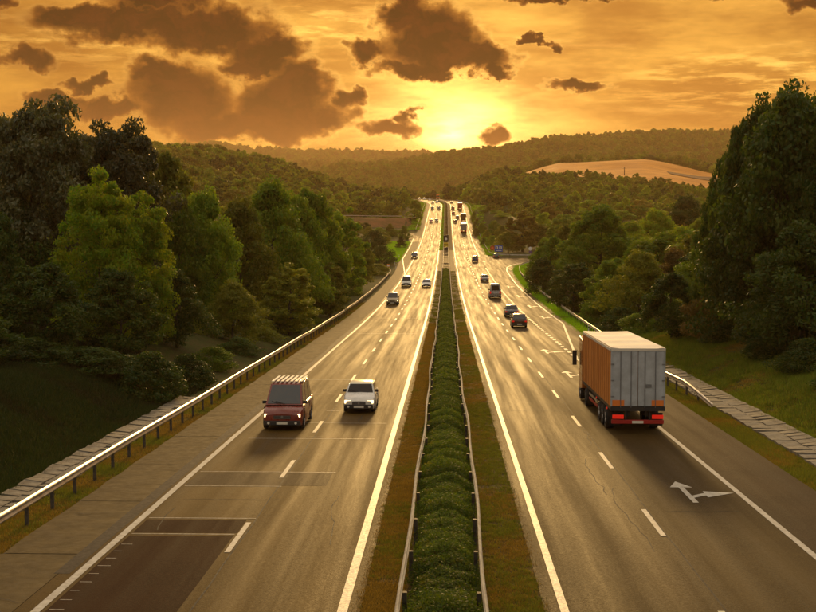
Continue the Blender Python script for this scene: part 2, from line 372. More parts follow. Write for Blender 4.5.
M_steel = mat('galvanised_steel', (.62, .60, .56), .36, metal=.85, var=(.42, .40, .36), vscale=2)
M_post = mat('rusty_post', (.09, .075, .06), .7, metal=.3, var=(.05, .04, .03), vscale=6)

# ------------------------------------------------------------------ terrain sheet
def axis(bounds, steps):
    out = [bounds[0]]
    for b, s in zip(bounds[1:], steps):
        n = max(1, int(round((b-out[-1])/s))); out += list(np.linspace(out[-1], b, n+1)[1:])
    return np.array(out)
xr = axis([0, 17, 26, 60, 150, 340, 1400, 3400], [1.0, .75, 2.2, 5, 9, 32, 110]); xs_ = np.concatenate([-xr[::-1], xr[1:]])
ys_ = axis([-120, 28, 90, 200, 500, 1300, 2600, 4400, 6200], [9, 1.3, 2.8, 5, 6.5, 26, 60, 180])
GX, GY = np.meshgrid(xs_, ys_); CX = np.where(GY < 1150, road_x(GY), road_x(1150.))*np.clip(1-np.abs(GX)/400, 0, 1)
GX2 = GX+CX; GZ = ground(GX2, GY)
terr = link('ground', grid_mesh('ground', np.stack([GX2, GY, GZ], -1), M_ground)); tag(terr, kind='structure')

def strip(name, x0, x1, ya, yb, dz, m, parent=None, step=None, kind=None, crossn=1):
    f0 = x0 if callable(x0) else (lambda y: np.full_like(y, x0)); f1 = x1 if callable(x1) else (lambda y: np.full_like(y, x1))
    n = max(2, int((yb-ya)/(step or 4))+1); y = np.linspace(ya, yb, n); k = np.linspace(0, 1, crossn+1)
    X = f0(y)[:, None]*(1-k)+f1(y)[:, None]*k+road_x(y)[:, None]
    G = np.stack([X, np.repeat(y[:, None], crossn+1, 1), np.repeat((road_z(y)+dz)[:, None], crossn+1, 1)], -1)
    o = link(name, grid_mesh(name, G, m), None, parent)
    if kind: tag(o, kind=kind)
    return o
YE = 1080
roadL = strip('road', -10.15, -2.0, -60, YE, 0, M_asL, kind='structure', crossn=2)
roadR = strip('road', 2.35, lambda y: np.where(y < 400, np.minimum(edge_r(y), 18), 13.1), -60, YE, 0, M_asR, kind='structure', crossn=2, step=3)
med = strip('median', -2.0, 2.35, -60, 318, -.02, M_soil, kind='structure', crossn=3)
med2 = strip('median', -2.0, 2.35, 442, YE, -.02, M_soil, kind='structure', crossn=3)
pav = strip('median_crossover', -2.0, 2.35, 318, 442, 0.004, M_conc, kind='structure')
def path_strip(name, pts, wd, m, zf=None, dz=0, kind='structure', parent=None, step=2.0, off=0.0):
    """ribbon of width wd along (x,y) points"""
    P = np.array(pts, float); s = np.concatenate([[0], np.cumsum(np.hypot(*np.diff(P, axis=0).T))])
    fx, fy = pchip(s, P[:, 0]), pchip(s, P[:, 1]); u = np.linspace(0, s[-1], max(3, int(s[-1]/step))); x, y = fx(u), fy(u)
    tx, ty = np.gradient(x), np.gradient(y); L = np.hypot(tx, ty); nx, ny = ty/L, -tx/L
    W = wd(u) if callable(wd) else wd
    zc = (zf(x, y) if zf else road_z(y))+dz
    a = np.stack([x+nx*(off-W/2), y+ny*(off-W/2), zc], -1); b = np.stack([x+nx*(off+W/2), y+ny*(off+W/2), zc], -1)
    o = link(name, grid_mesh(name, np.stack([a, b], 1), m), None, parent)
    if kind: tag(o, kind=kind)
    return o
strip('shoulder_surface', 10.42, 13.09, 20, 101, .004, M_should, roadR)
# ramps
RAMP_R = [(13.3, 318), (14.6, 338), (17.2, 356), (22, 371), (30, 381), (44, 387), (70, 390), (110, 392)]
def rampz(x, y): return road_z(np.minimum(y, 380))+np.clip((np.abs(x)-20)*.012, 0, 2)
ramp = path_strip('exit_ramp', RAMP_R, 7.2, M_asR, rampz, .006)
gore = link('exit_gore', arr_mesh('exit_gore', [(12.9, 330, rz(330)+.003), (17, 352, rz(352)+.003), (24, 371, rz(371)+.003), (30, 383, rz(380)+.003), (30, 392, rz(385)+.003), (21, 393, rz(390)+.003), (15.5, 396, rz(396)+.003), (12.9, 402, rz(402)+.003)], [list(range(8))], M_asR)); tag(gore, kind='structure')
RAMP_L = [(-11.4, 500), (-12.4, 530), (-15.5, 552), (-22, 563), (-34, 570), (-52, 575), (-80, 580)]
def rampzl(x, y): return road_z(y)+.0*x
rampl = path_strip('entry_ramp', RAMP_L, 6.4, M_asL, rampzl, .006)
auxl = strip('merge_lane', lambda y: np.interp(y, [300, 385, 540, 560], [-12.2, -13.6, -13.8, -13.4]), -10.15, 300, 560, .003, M_conc, kind='structure')
shl = strip('road_shoulder', -12.6, -10.15, 560, YE, .0, M_conc, kind='structure')
# side roads far away
def terrain_z(x, y): return ground(x, y)
SRL = [(-82, 622), (-62, 618), (-45, 612), (-30, 612), (-19, 622), (-15.5, 640)]
def srz(x, y): return np.interp(x, [-82, -45, -15], [-2.8, -1.9, -2.4])
sideL = path_strip('side_road', SRL, 5.5, M_conc, srz, 0)
SRR = [(16.4, 672), (17.4, 655), (19.8, 625), (23.2, 592), (27, 565), (31.5, 545)]
srr_z = lambda x, y: 8.5-np.interp(x, [16, 17.4, 21, 27, 32], [5.4, 5.8, 7.0, 9.6, 11.4])
sideR = path_strip('side_road', SRR, 5.0, M_conc, srr_z, .0)
# red soil slope below the left side road
V_ = []
for xx in np.linspace(-74, -16.5, 40):
    c0 = float(np.interp(xx, [-82, -62, -45, -30, -19, -15.5], [622, 618, 612, 612, 622, 640]))
    V_.append([(xx, yy_, gz(xx, yy_)+.12) for yy_ in c0-4.2-(21+2*math.sin(xx*.5))*np.linspace(0, 1, 8)[::-1]])
rb = link('red_bank', grid_mesh('red_bank', np.array(V_), M_red)); tag(rb, kind='structure')

# left concrete shoulder: slabs with open joints
sub = strip('road_shoulder', -12.45, -10.15, -60, 300, -.05, M_tar, kind='structure')
y = 20.0; k = 0
while y < 296:
    L = 7.6 if y < 150 else 15.2
    j = random.uniform(-.03, .03)
    G = []
    for yy in np.linspace(y+.025, y+L-.025, 5): G.append([(xx, yy, rz(yy)+.002+j*.15) for xx in (-12.4+random.uniform(-.05, .05), -11.3, -10.17)])
    top = np.array(G); me = grid_mesh('slab', top, M_conc)
    link('slab', me, None, sub); y += L
# tar repair strips beside the left edge line
strip('tar_band', -10.28, -9.86, 33, 150, .004, M_tar, roadL)
# dark patches
strip('asphalt_patch', -9.4, -6.3, 20, 37.6, .004, M_dark, roadL)
strip('asphalt_patch', -9.4, -6.25, 38.0, 39.9, .004, M_dark, roadL)
strip('asphalt_patch', -9.4, -4.3, 45.9, 48.5, .004, M_should, roadL)
for yy, xa, xb in ((37.8, -9.4, -6.3), (40.1, -9.4, -6.0), (45.7, -9.4, -5.9), (48.7, -9.4, -4.2), (57.5, -8.9, -3.2), (62.8, -9.0, -2.9), (75.5, -9.2, -4.6), (84, -9.3, -5.8), (108, -9.2, -4.0), (131, -9, -3), (160, -9, -3), (195, -9, -3)):
    strip('joint_line', xa, xb, yy, yy+(.07 if yy < 70 else .14), .008, M_paint_old, roadL, step=.07)
for i in range(9): strip('tick_mark', -9.35, -9.0-.03*(i*7%5), 29.6+i*.85, 29.64+i*.85, .009, M_paint_old, roadL, step=.05)
for yy in (68, 96, 140, 210): strip('joint_line', 3.1, 10, yy, yy+.06, .004, M_tar, roadR, step=.05)
strip('asphalt_patch', 3.0, 10.1, 440, 462, .004, M_should, roadR)
strip('asphalt_patch', -9.4, -2.6, 432, 440, .004, M_asR, roadL)
strip('asphalt_patch', 3.0, 10.1, 335, 345, .004, M_asL, roadR)
# markings
def line(x, ya, yb, wd, parent, m=M_paint, name='edge_line', step=4, dz=.012):
    f = x if callable(x) else None
    return strip(name, (lambda y: f(y)-wd/2) if f else x-wd/2, (lambda y: f(y)+wd/2) if f else x+wd/2, ya, yb, dz, m, parent, step=step)
line(-2.42, 20, YE, .24, roadL); line(-9.62, 20, YE, .22, roadL); line(2.82, 20, YE, .2, roadR); line(10.28, 20, 102, .2, roadR); line(10.28, 402, YE, .22, roadR)
y = 41.0-12*2+2.6
_, yL = on_road(222, 556.6); _, yR = on_road(670.4, 538)
for x, y0, par in ((-6.13, yL, roadL), (6.5, yR, roadR)):
    y = y0-12
    while y < 900:
        wd = .16 if y < 250 else .2
        line(x, y, y+4, wd, par, name='lane_dash', step=2); y += 12
y = 104.
while y < 335: line(10.3, y, y+1.5, .28, roadR, name='lane_dash', step=1.5); y += 3.0
line(lambda y: np.interp(y, [102, 150, 260, 320, 338], [10.35, 13.6, 14.2, 15.0, 15.9]), 102, 338, .2, roadR)
path_strip('edge_line', [(10.4, 372), (12, 366), (14, 368), (18, 376), (25, 383), (40, 389)], .22, M_paint, rampz, .014, None, roadR)
path_strip('edge_line', [(15.9, 338), (18.8, 354), (23.4, 367), (31, 377), (44, 383.5)], .2, M_paint, rampz, .014, None, roadR)
line(lambda y: np.interp(y, [305, 385, 520], [-9.7, -12.9, -13.1]), 305, 520, .2, auxl)
for yy in (44.6, 52, 60): strip('worn_mark', -6.3, -5.6, yy*1.3, yy*1.3+.08, .01, M_paint_old, roadL, step=.05)
def arrow(x, y, s, kind, m=M_paint, k=1.0):
    """painted arrow, tip towards +Y; y = foot of the stem"""
    z = lambda yy: rz(yy)+.013
    def poly(pts): return [(x+s*px_, y+py_*k, z(y+py_*k)) for px_, py_ in pts]
    V, Fc = [], []
    def ad(pts): b = len(V); V.extend(poly(pts)); Fc.append(tuple(range(b, b+len(pts))))
    if kind == 'fork':
        ad([(-.1, 0), (.1, 0), (.1, 3.4), (-.1, 3.4)]); ad([(-.42, 3.3), (.42, 3.3), (0, 4.7)])
        ad([(.1, 1.0), (.1, 1.45), (.7, 2.1), (.7, 1.6)]); ad([(.62, 1.1), (1.75, 2.1), (.66, 2.45)])
    else:
        ad([(-.1, 0), (.1, 0), (-.2, 2.6), (-.42, 2.4)]); ad([(-.1, 1.9), (-.55, 3.2), (-1.25, 2.9)])
    me = bpy.data.meshes.new('lane_arrow'); me.from_pydata(V, [], Fc); return link('lane_arrow', me, m, roadR)
arrow(8.45, 43.2, .95, 'fork', k=.85)
arrow(8.4, 86, .95, 'fork'); arrow(8.4, 106, .95, 'fork')
for yy in (160, 186, 216, 250): arrow(12.2, yy, .8, 'fork', k=1.3)

# gutters: stone slabs
def gutter(x0, x1, ya, yb, cols, L, par):
    global random
    y = ya
    while y < yb:
        for c in range(cols):
            a = x0+(x1-x0)*c/cols+.015; b = x0+(x1-x0)*(c+1)/cols-.015
            l = L*random.uniform(.85, 1.0); o = random.uniform(-.08, .08); t = random.uniform(-.035, .035); h = rz(y)+.02+random.uniform(-.02, .035)
            e = random.uniform(0, .08) if c in (0, cols-1) else 0
            mb = MB(); z2 = -.0424*l
            if c == cols-1: mb.add([(a, 0, -.12), (b+e, 0, -.12), (b+e, l, -.12+z2), (a, l, -.12+z2), (a, 0, t), (b+e, 0, .10*(x1 > 0)+t*.3), (b+e*.5, l, .10*(x1 > 0)+z2), (a, l, -t+z2)], [(3,2,1,0),(4,5,6,7),(0,1,5,4),(1,2,6,5),(2,3,7,6),(3,0,4,7)])
            else: mb.add([(a-e, 0, -.12), (b, 0, -.12), (b, l, -.12+z2), (a-e, l, -.12+z2), (a-e, 0, .08*(x1 < 0)+t), (b, 0, t*.4), (b, l, z2), (a-e, l, .08*(x1 < 0)-t+z2)], [(3,2,1,0),(4,5,6,7),(0,1,5,4),(1,2,6,5),(2,3,7,6),(3,0,4,7)])
            mb.build('slab', M_slab, par, loc=(0, y+o, h))
        y += L+.04
gl = empty('drain_gutter', (0, 0, 0)); tag(gl, kind='structure'); gutter(-15.3, -13.95, 34, 73, 2, .82, gl)
gr = empty('drain_gutter', (0, 0, 0)); tag(gr, kind='structure'); gutter(14.7, 16.5, 38, 100, 2, .95, gr)

# field on the hill
def drape(name, poly_px, m, dz, n=26):
    """quad patch between a near and a far edge, draped on the terrain"""
    G = []
    for i in range(n+1):
        u = i/n; row = []
        for j in range(13):
            v = j/12; a = np.interp(u, [p[0] for p in poly_px[0]], [p[1] for p in poly_px[0]]); b = np.interp(u, [p[0] for p in poly_px[1]], [p[1] for p in poly_px[1]])
            ax = np.interp(u, [p[0] for p in poly_px[0]], [p[2] for p in poly_px[0]]); bx = np.interp(u, [p[0] for p in poly_px[1]], [p[2] for p in poly_px[1]])
            yy = a*(1-v)+b*v; xx = ax*(1-v)+bx*v; row.append((xx, yy, gz(xx, yy)+dz))
        G.append(row)
    o = link(name, grid_mesh(name, np.array(G), m)); tag(o, kind='structure'); return o
def ux(px, Y): return (px-446)/F*Y
drape('harvested_field', ([(0, 960, ux(526, 960)), (.5, 900, ux(625, 900)), (1, 850, ux(735, 850))], [(0, 1230, ux(520, 1230)), (.5, 1240, ux(630, 1240)), (1, 1130, ux(745, 1130))]), M_wheat, .7, 70)
drape('fallow_field', ([(0, 1020, ux(668, 1020)), (1, 960, ux(740, 960))], [(0, 1060, ux(664, 1060)), (1, 1110, ux(745, 1110))]), M_fallow, 1.1)

# ------------------------------------------------------------------ scattering of stuff with geometry nodes
hidden = bpy.data.collections.new('prototype_store')
def scatter(name, P, rot, scl, idx, protos, label, cat):
    pc = bpy.data.collections.new(name+'_set')
    for i, me in enumerate(protos):
        o = bpy.data.objects.new('%s_%02d' % (name, i), me); pc.objects.link(o)
    me = bpy.data.meshes.new(name); me.vertices.add(len(P)); me.vertices.foreach_set('co', np.asarray(P, np.float32).ravel())
    for nm, ty, data in (('rot', 'FLOAT_VECTOR', rot), ('scl', 'FLOAT_VECTOR', scl)):
        a = me.attributes.new(nm, ty, 'POINT'); a.data.foreach_set('vector', np.asarray(data, np.float32).ravel())
    a = me.attributes.new('idx', 'INT', 'POINT'); a.data.foreach_set('value', np.asarray(idx, np.int32))
    o = link(name, me); g = bpy.data.node_groups.new(name, 'GeometryNodeTree')
    g.interface.new_socket('Geometry', in_out='INPUT', socket_type='NodeSocketGeometry'); g.interface.new_socket('Geometry', in_out='OUTPUT', socket_type='NodeSocketGeometry')
    gi = g.nodes.new('NodeGroupInput'); go = g.nodes.new('NodeGroupOutput'); ip = g.nodes.new('GeometryNodeInstanceOnPoints'); ci = g.nodes.new('GeometryNodeCollectionInfo')
    ci.inputs[0].default_value = pc; ci.inputs[1].default_value = True; ci.inputs[2].default_value = True
    def na(nm, ty): n = g.nodes.new('GeometryNodeInputNamedAttribute'); n.data_type = ty; n.inputs[0].default_value = nm; return n.outputs[0]
    g.links.new(gi.outputs[0], ip.inputs['Points']); g.links.new(ci.outputs[0], ip.inputs['Instance']); ip.inputs['Pick Instance'].default_value = True
    g.links.new(na('idx', 'INT'), ip.inputs['Instance Index'])
    er = g.nodes.new('FunctionNodeEulerToRotation'); g.links.new(na('rot', 'FLOAT_VECTOR'), er.inputs[0]); g.links.new(er.outputs[0], ip.inputs['Rotation'])
    g.links.new(na('scl', 'FLOAT_VECTOR'), ip.inputs['Scale']); g.links.new(ip.outputs[0], go.inputs[0])
    md = o.modifiers.new('scatter', 'NODES'); md.node_group = g
    tag(o, label, cat, kind='stuff'); return o

# ------------------------------------------------------------------ foliage meshes
def leaf_quads(C, T, S, a, b):
    """rhombic leaves at C with axes T (long, length a) and S (wide, length b)"""
    a = a[:, None]; b = b[:, None]
    V = np.stack([C-T*a, C+S*b-T*a*.1, C+T*a, C-S*b-T*a*.1], 1).reshape(-1, 3)
    return V, np.arange(len(V)).reshape(-1, 4)
def unit(v): return v/np.maximum(1e-9, np.linalg.norm(v, axis=1, keepdims=True))
def crown(seed, H, rad, base, n_clump, per, leaf, shape='round', sweep=0, cl=(.16, .26), updown=.25):
    """leaf mesh of a crown: H height, rad radius, base = height where leaves begin"""
    r = np.random.default_rng(seed); hc = H-base; Cs = []; Rs = []
    for i in range(n_clump):
        h = r.random()**.75; th = r.random()*2*np.pi
        if shape == 'round': env = math.sqrt(max(.02, 1-(2*h-.85)**2*.80))if h < .93 else .45
        elif shape == 'cone': env = max(.08, (1-h)**.75*1.1) if h > .12 else .85
        elif shape == 'birch': env = max(.3, math.sin(math.pi*min(1, (h*.66+.2)))**.45*(1.02-.10*h))
        else: env = max(.2, math.sqrt(max(0, 1-h**2.2))+.05)
        lob = 1+.20*math.sin(3*th+seed+2*h)+.17*math.sin(5*th+9*h+seed*2)+r.normal()*.10
        q = math.sqrt(r.uniform(.28, 1.0)) if r.random() < .82 else r.uniform(.1, .6)
        rr = rad*env*lob*q
        Cs.append((rr*math.cos(th)+sweep*h*rad, rr*math.sin(th), base+h*hc*(.95+.05*math.sin(2*th+seed))*(1-.16*(rr/rad)**2))); Rs.append(r.uniform(*cl)*rad*(1.15-.45*h))
    Cs = np.array(Cs); Rs = np.array(Rs); n = n_clump*per
    ci = np.repeat(np.arange(n_clump), per); d = unit(r.normal(size=(n, 3)))
    rad_ = r.uniform(.25, 1.12, n)**.6
    P = Cs[ci]+d*(Rs[ci]*rad_)[:, None]*np.array([1.15, 1.15, .78])
    P[:, 2] = np.maximum(P[:, 2], base*.55)
    nrm = unit(d*.7+r.normal(size=(n, 3))*.55+np.array([0, 0, .35]))
    T = unit(np.cross(nrm, r.normal(size=(n, 3)))+np.array([sweep*.8, 0, -updown])); S = unit(np.cross(nrm, T))
    a = leaf*r.uniform(.6, 1.3, n); V, Q = leaf_quads(P, T, S, a, a*r.uniform(.42, .62, n))
    return V, Q
def trunk_mesh(seed, H, rad, base, m, lean=0.0):
    r = random.Random(seed); mb = MB(); p = Vector((0, 0, -.6)); R0 = .02*H+.04; pts = [p]
    for i in range(1, 7): pts.append(Vector((r.uniform(-.02, .02)*H+lean*i/6*H*.1, r.uniform(-.02, .02)*H, H*.80*i/6)))
    for i in range(6): mb.cyl(pts[i], pts[i+1], R0*(1-i/6.8), R0*(1-(i+1)/6.8), 8, False)
    for i in range(9):
        h = r.uniform(.28, .85); k = min(5, int(h*6)); q = pts[k].lerp(pts[k+1], h*6-k if k < 5 else .5); a = i*2.4+r.uniform(-.4, .4); L = rad*r.uniform(.5, .8)*(1.1-h*.5)
        e = q+Vector((math.cos(a)*L, math.sin(a)*L, L*r.uniform(.35, .9))); mid = q.lerp(e, .5)+Vector((0, 0, -.08*L))
        rr = R0*(1-h)*.55+.02; mb.cyl(q, mid, rr, rr*.7, 5, False); mb.cyl(mid, e, rr*.7, rr*.2, 5, False)
        for s_ in (-1, 1): e2 = mid+Vector((math.cos(a+s_*.8)*L*.45, math.sin(a+s_*.8)*L*.45, L*.35)); mb.cyl(mid, e2, rr*.5, rr*.12, 4, False)
    return mb.mesh('trunk', m, smooth=True)
F_dark = foliage('leaf_dark', (.030, .060, .010), (.055, .085, .012), (.11, .12, .018), .4)
F_mid = foliage('leaf_mid', (.080, .15, .012), (.14, .20, .014), (.26, .26, .022), .48)
F_birch = foliage('leaf_birch', (.12, .23, .014), (.20, .25, .016), (.34, .24, .02), .55)
F_olive = foliage('leaf_olive', (.11, .135, .016), (.18, .185, .020), (.28, .24, .03), .45)
F_gold = foliage('leaf_gold', (.15, .15, .02), (.20, .16, .022), (.27, .17, .02), .5)
F_silver = foliage('leaf_silver', (.060, .070, .034), (.095, .10, .050), (.24, .22, .13), .35, .32)
F_rust = foliage('leaf_rust', (.095, .075, .018), (.14, .09, .022), (.18, .10, .02), .4)
M_bark = mat('bark', (.055, .042, .030), .95, var=(.10, .085, .065), vscale=2, bump=.8, bscale=8, spec=.1)
PR = {}
def proto(key, H, rad, base, ncl, per, leaf, shape, seed, sweep=0, **k):
    V, Q = crown(seed, H, rad, base, ncl, per, leaf, shape, sweep, **k)
    PR[key] = dict(V=V, Q=Q, H=H, rad=rad, base=base, trunk=trunk_mesh(seed, H, rad, base, M_bark, sweep), crowns={})
proto('great', 17, 6.6, 2.0, 210, 210, .20, 'round', 3, 0, cl=(.13, .22))
proto('windy', 17, 6.4, 1.5, 200, 230, .20, 'round', 14, .22, cl=(.12, .24), updown=-.5)
proto('birch', 15, 4.3, .8, 210, 180, .15, 'birch', 5, 0, cl=(.16, .26), updown=.5)
proto('round', 12, 4.6, 1.0, 130, 170, .19, 'round', 8)
proto('oak', 13, 5.2, 1.2, 120, 190, .20, 'dome', 21, 0, cl=(.2, .3))
proto('slim', 13, 3.2, 1.2, 110, 140, .18, 'birch', 33)
proto('cone', 12, 3.6, .8, 110, 140, .17, 'cone', 41)
proto('bush', 5, 3.0, .15, 80, 140, .13, 'dome', 52, cl=(.2, .34))
proto('shrub', 3, 1.8, .1, 50, 110, .085, 'dome', 57, cl=(.22, .4))
proto('midtree', 11, 4.4, .8, 70, 110, .27, 'dome', 61, cl=(.2, .32))
proto('midtree2', 12, 3.9, .8, 70, 110, .26, 'birch', 64, cl=(.2, .34))
def crown_of(key, m):
    p = PR[key]
    if m.name not in p['crowns']:
        if p['crowns']: me = next(iter(p['crowns'].values())).copy(); me.materials.clear(); me.materials.append(m)
        else: me = arr_mesh('crown', p['V'], p['Q'], m)
        p['crowns'][m.name] = me
    return p['crowns'][m.name]
def tree(key, m, x, y, height, width, label, cat='tree', group=None, name=None, sink=.2, zb=None, trunk=True):
    p = PR[key]; z = (gz(x, y) if zb is None else zb)-sink
    t = empty(name or ('bush' if cat in ('bush', 'shrub') else 'tree'), (x, y, z), random.uniform(0, 6.28) if key != 'windy' else random.uniform(-.5, .5))
    sxy = width/(2*p['rad']); t.scale = (sxy, sxy, height/p['H'])
    link('crown', crown_of(key, m), None, t)
    if trunk: link('trunk', p['trunk'], None, t)
    tag(t, label, cat, group); return t
def tree_px(key, m, cx, top, wpx, Y, label, cat='tree', group=None, name=None, **k):
    a, e = azel(cx, top); x = a*Y; zt = CAMH+e*Y; zb = gz(x, Y); wd = wpx/F*Y*1.02
    h = max(zt-zb+.2, 1.0)
    return tree(key, m, x, Y, h, wd, label, cat, group, name, **k)

TONE = {'leaf_dark': 'dark green', 'leaf_mid': 'mid green', 'leaf_olive': 'olive', 'leaf_birch': 'light green', 'leaf_gold': 'yellowish'}
LAND = [(98, 230, 'the bright yellow-green birch'), (30, 150, 'the wind-blown trees at far left'), (165, 180, 'the hazy olive tree behind the birch'), (272, 210, 'the tallest dense tree by the left guardrail'), (335, 235, 'the narrow trees at the end of the left wood'), (290, 280, 'the yellowish tree above the left guardrail'), (60, 300, 'the dark trees on top of the left slope'), (230, 300, 'the guardrail bend on the left'),
        (377, 245, 'the three stacked bushes left of the merge lane'), (415, 205, 'the lone light green tree by the crest'), (370, 217, 'the side road embankment'), (784, 150, 'the tallest dark tree at the right edge'), (601, 230, 'the broad rounded tree of the right wood'), (687, 205, 'the dark rounded crown above the canopy'), (523, 225, 'the bright tree behind the exit ramp'), (672, 300, 'the round tree behind the lorry'), (716, 300, 'the reddish brown bush'), (640, 250, 'the yellow-green crown above the lorry'), (625, 185, 'the pole in the harvested field'), (495, 215, 'the right side road'), (560, 260, 'the exit ramp bend')]
used_labels = set()
def auto_label(mname, x, y, h):
    px = 446+F*x/y; py = 195-F*(gz(x, y)+h*.7-CAMH)/y
    for kx, ky, nm in sorted(LAND, key=lambda l: (l[0]-px)**2+(l[1]-py)**2):
        dx, dy = px-kx, py-ky
        rel = ('just left of' if dx < -8 else 'just right of' if dx > 8 else 'in line with') if abs(dx) > abs(dy) else ('seen above' if dy < 0 else 'seen below')
        for sz in ('', 'far ' if y > 300 else 'near ', 'tall ' if h > 8.5 else 'low ', 'small ' if h < 7.5 else 'full '):
            lb = '%s%s tree %s %s' % (sz, TONE.get(mname, 'green'), rel, nm)
            if lb not in used_labels and len(lb.split()) <= 16: used_labels.add(lb); return lb
    return lb
def LB(*a): return auto_label(*a).replace(' tree ', ' bush ', 1)
T_ = tree_px
# --- left side, hand placed: (kind, leaf, centre px, top px, width px, distance)
T_('windy', F_silver, 24, 90, 140, 98, 'tall wind-blown tree with pale shimmering leaves at far left against the sky', name='willow_tree')
T_('windy', F_silver, 98, 112, 120, 104, 'wind-blown tree with pale leaf tips, right of the tallest tree at far left', name='willow_tree')
T_('birch', F_birch, 98, 172, 86, 84, 'bright yellow-green birch standing out from the dark wood on the left', name='birch_tree')
T_('birch', F_birch, 140, 196, 66, 88, 'smaller yellow-green birch touching the bright birch on its road side', name='birch_tree')
T_('great', F_dark, -12, 215, 80, 76, 'dark round tree cut by the left edge of the photo')
T_('round', F_olive, 165, 152, 84, 132, 'hazy olive tree rising behind the bright birch')
T_('oak', F_mid, 204, 192, 72, 116, 'grey-green tree between the bright birch and the dense tall group')
T_('oak', F_mid, 272, 181, 84, 152, 'tallest dense rounded tree of the wood midway along the left guardrail')
T_('round', F_mid, 312, 188, 60, 176, 'dense rounded tree right behind the tallest of the left roadside wood')
T_('oak', F_olive, 240, 200, 74, 134, 'rounded olive tree filling the wood between the grey-green and the tallest dense tree')
T_('oak', F_mid, 178, 196, 62, 112, 'rounded tree joining the bright birch to the grey-green tree')
T_('oak', F_mid, 294, 196, 62, 163, 'rounded crown between the tallest dense tree and its right neighbour')
T_('slim', F_olive, 238, 196, 56, 140, 'narrow olive tree left of the tallest dense roadside tree')
T_('slim', F_mid, 342, 206, 42, 205, 'slender tree near the right end of the left roadside wood')
T_('round', F_olive, 358, 240, 34, 238, 'low olive tree at the far end of the left roadside wood')
T_('slim', F_olive, 290, 262, 52, 128, 'yellowish green tree in front of the dense wood above the left guardrail')
T_('round', F_dark, 40, 262, 90, 74, 'dark bushy tree at the top of the left grass slope under the big trees')
T_('round', F_dark, 118, 268, 76, 80, 'dark spreading tree below the bright birch')
T_('oak', F_dark, 176, 272, 62, 92, 'dark low tree between the birch and the roadside bushes')
T_('oak', F_olive, 232, 282, 56, 108, 'olive rounded tree over the left guardrail bend')
T_('slim', F_olive, 330, 262, 36, 165, 'small olive tree close behind the left guardrail, before the low bushes')
T_('round', F_dark, -40, 300, 90, 66, 'dark tree at the foot of the left wood, cut by the photo edge')
T_('oak', F_gold, 212, 240, 40, 122, 'small yellowing tree inside the left wood')
for i, (cx, top, wp, Y, mm) in enumerate([(150, 350, 60, 72, F_dark), (188, 352, 46, 80, F_dark), (212, 345, 40, 90, F_mid), (238, 338, 34, 102, F_dark), (262, 326, 32, 116, F_olive), (286, 312, 28, 132, F_dark), (308, 300, 24, 150, F_mid), (330, 288, 20, 172, F_olive), (348, 278, 18, 196, F_dark), (362, 270, 16, 222, F_mid), (90, 352, 70, 72, F_dark), (30, 352, 70, 70, F_dark)]):
    a, e = azel(cx, top); x = min(a*Y, -15.2-wp/F*Y/2*.7)
    tree('bush', mm, x, Y, max(1.4, CAMH+e*Y-gz(x, Y)), wp/F*Y*1.2, '%s bush behind the left guardrail, %s' % (TONE[mm.name], ['nearest at the end of the stone gutter', 'second along the row', 'third along the row', 'fourth along the row', 'fifth, below the olive tree', 'sixth, below the yellowish tree', 'seventh along the row', 'eighth along the row', 'ninth along the row', 'last before the marker post', 'on the slope under the birch', 'on the slope at the left edge'][i]), 'bush', 'bushes behind the left guardrail', trunk=False)
T_('bush', F_dark, 374, 231, 27, 395, 'round dark bush on the left slope below the side road, farthest of three', cat='bush', trunk=False)
T_('bush', F_dark, 381, 246, 27, 352, 'wide dark bush, the middle one of three stacked left of the merge lane', cat='bush', trunk=False)
T_('bush', F_olive, 377, 264, 25, 300, 'rounded bush nearest the orange marker post on the left', cat='bush', trunk=False)
T_('cone', F_dark, 401, 236, 12, 455, 'small dark conical bush beside the bright green verge', cat='bush', trunk=False)
T_('midtree2', F_birch, 415, 199, 14, 640, 'light green tree standing alone left of the road crest')
T_('bush', F_olive, 390, 224, 10, 540, 'small olive bush on the verge under the side road embankment', cat='bush', trunk=False)
T_('bush', F_mid, 404, 226, 12, 520, 'small green bush next to the verge at the left ramp', cat='bush', trunk=False)
# --- right side
T_('oak', F_dark, 790, 90, 132, 92, 'tallest dark tree at the right edge against the sky')
T_('great', F_dark, 842, 98, 110, 88, 'big dark tree cut by the right edge of the photo')
T_('round', F_dark, 742, 118, 56, 98, 'narrow dark tree on the road side of the tallest right tree')
T_('oak', F_dark, 768, 103, 96, 97, 'dark crown shouldering the tallest right tree on its left side')
T_('round', F_dark, 728, 152, 54, 104, 'lower dark crown closing the left side of the tall right group')
T_('oak', F_dark, 822, 96, 90, 95, 'dark crown shouldering the tallest right tree on its right side')
T_('oak', F_dark, 752, 200, 96, 96, 'dark spreading tree beneath the tallest tree on the right')
T_('oak', F_dark, 806, 225, 110, 82, 'dark leafy tree low at the right edge')
T_('bush', F_rust, 716, 284, 60, 102, 'reddish brown bush on top of the right grass slope', cat='bush')
T_('bush', F_dark, 774, 296, 76, 88, 'large dark bush above the right gutter near the photo edge', cat='bush')
T_('bush', F_dark, 828, 306, 80, 82, 'dark bush at the right photo edge above the gutter', cat='bush')
T_('round', F_dark, 672, 272, 60, 108, 'round dark green tree standing right behind the lorry')
T_('oak', F_mid, 706, 248, 72, 122, 'mid green tree behind the reddish bush on the right')
T_('oak', F_olive, 640, 252, 60, 140, 'olive tree above the lorry roof')
T_('round', F_mid, 612, 258, 52, 155, 'mid green tree left of the lorry roof')
T_('great', F_mid, 601, 206, 78, 215, 'broad rounded dark green tree in the middle of the right wood')
T_('round', F_dark, 575, 262, 48, 178, 'dark tree close behind the right guardrail')
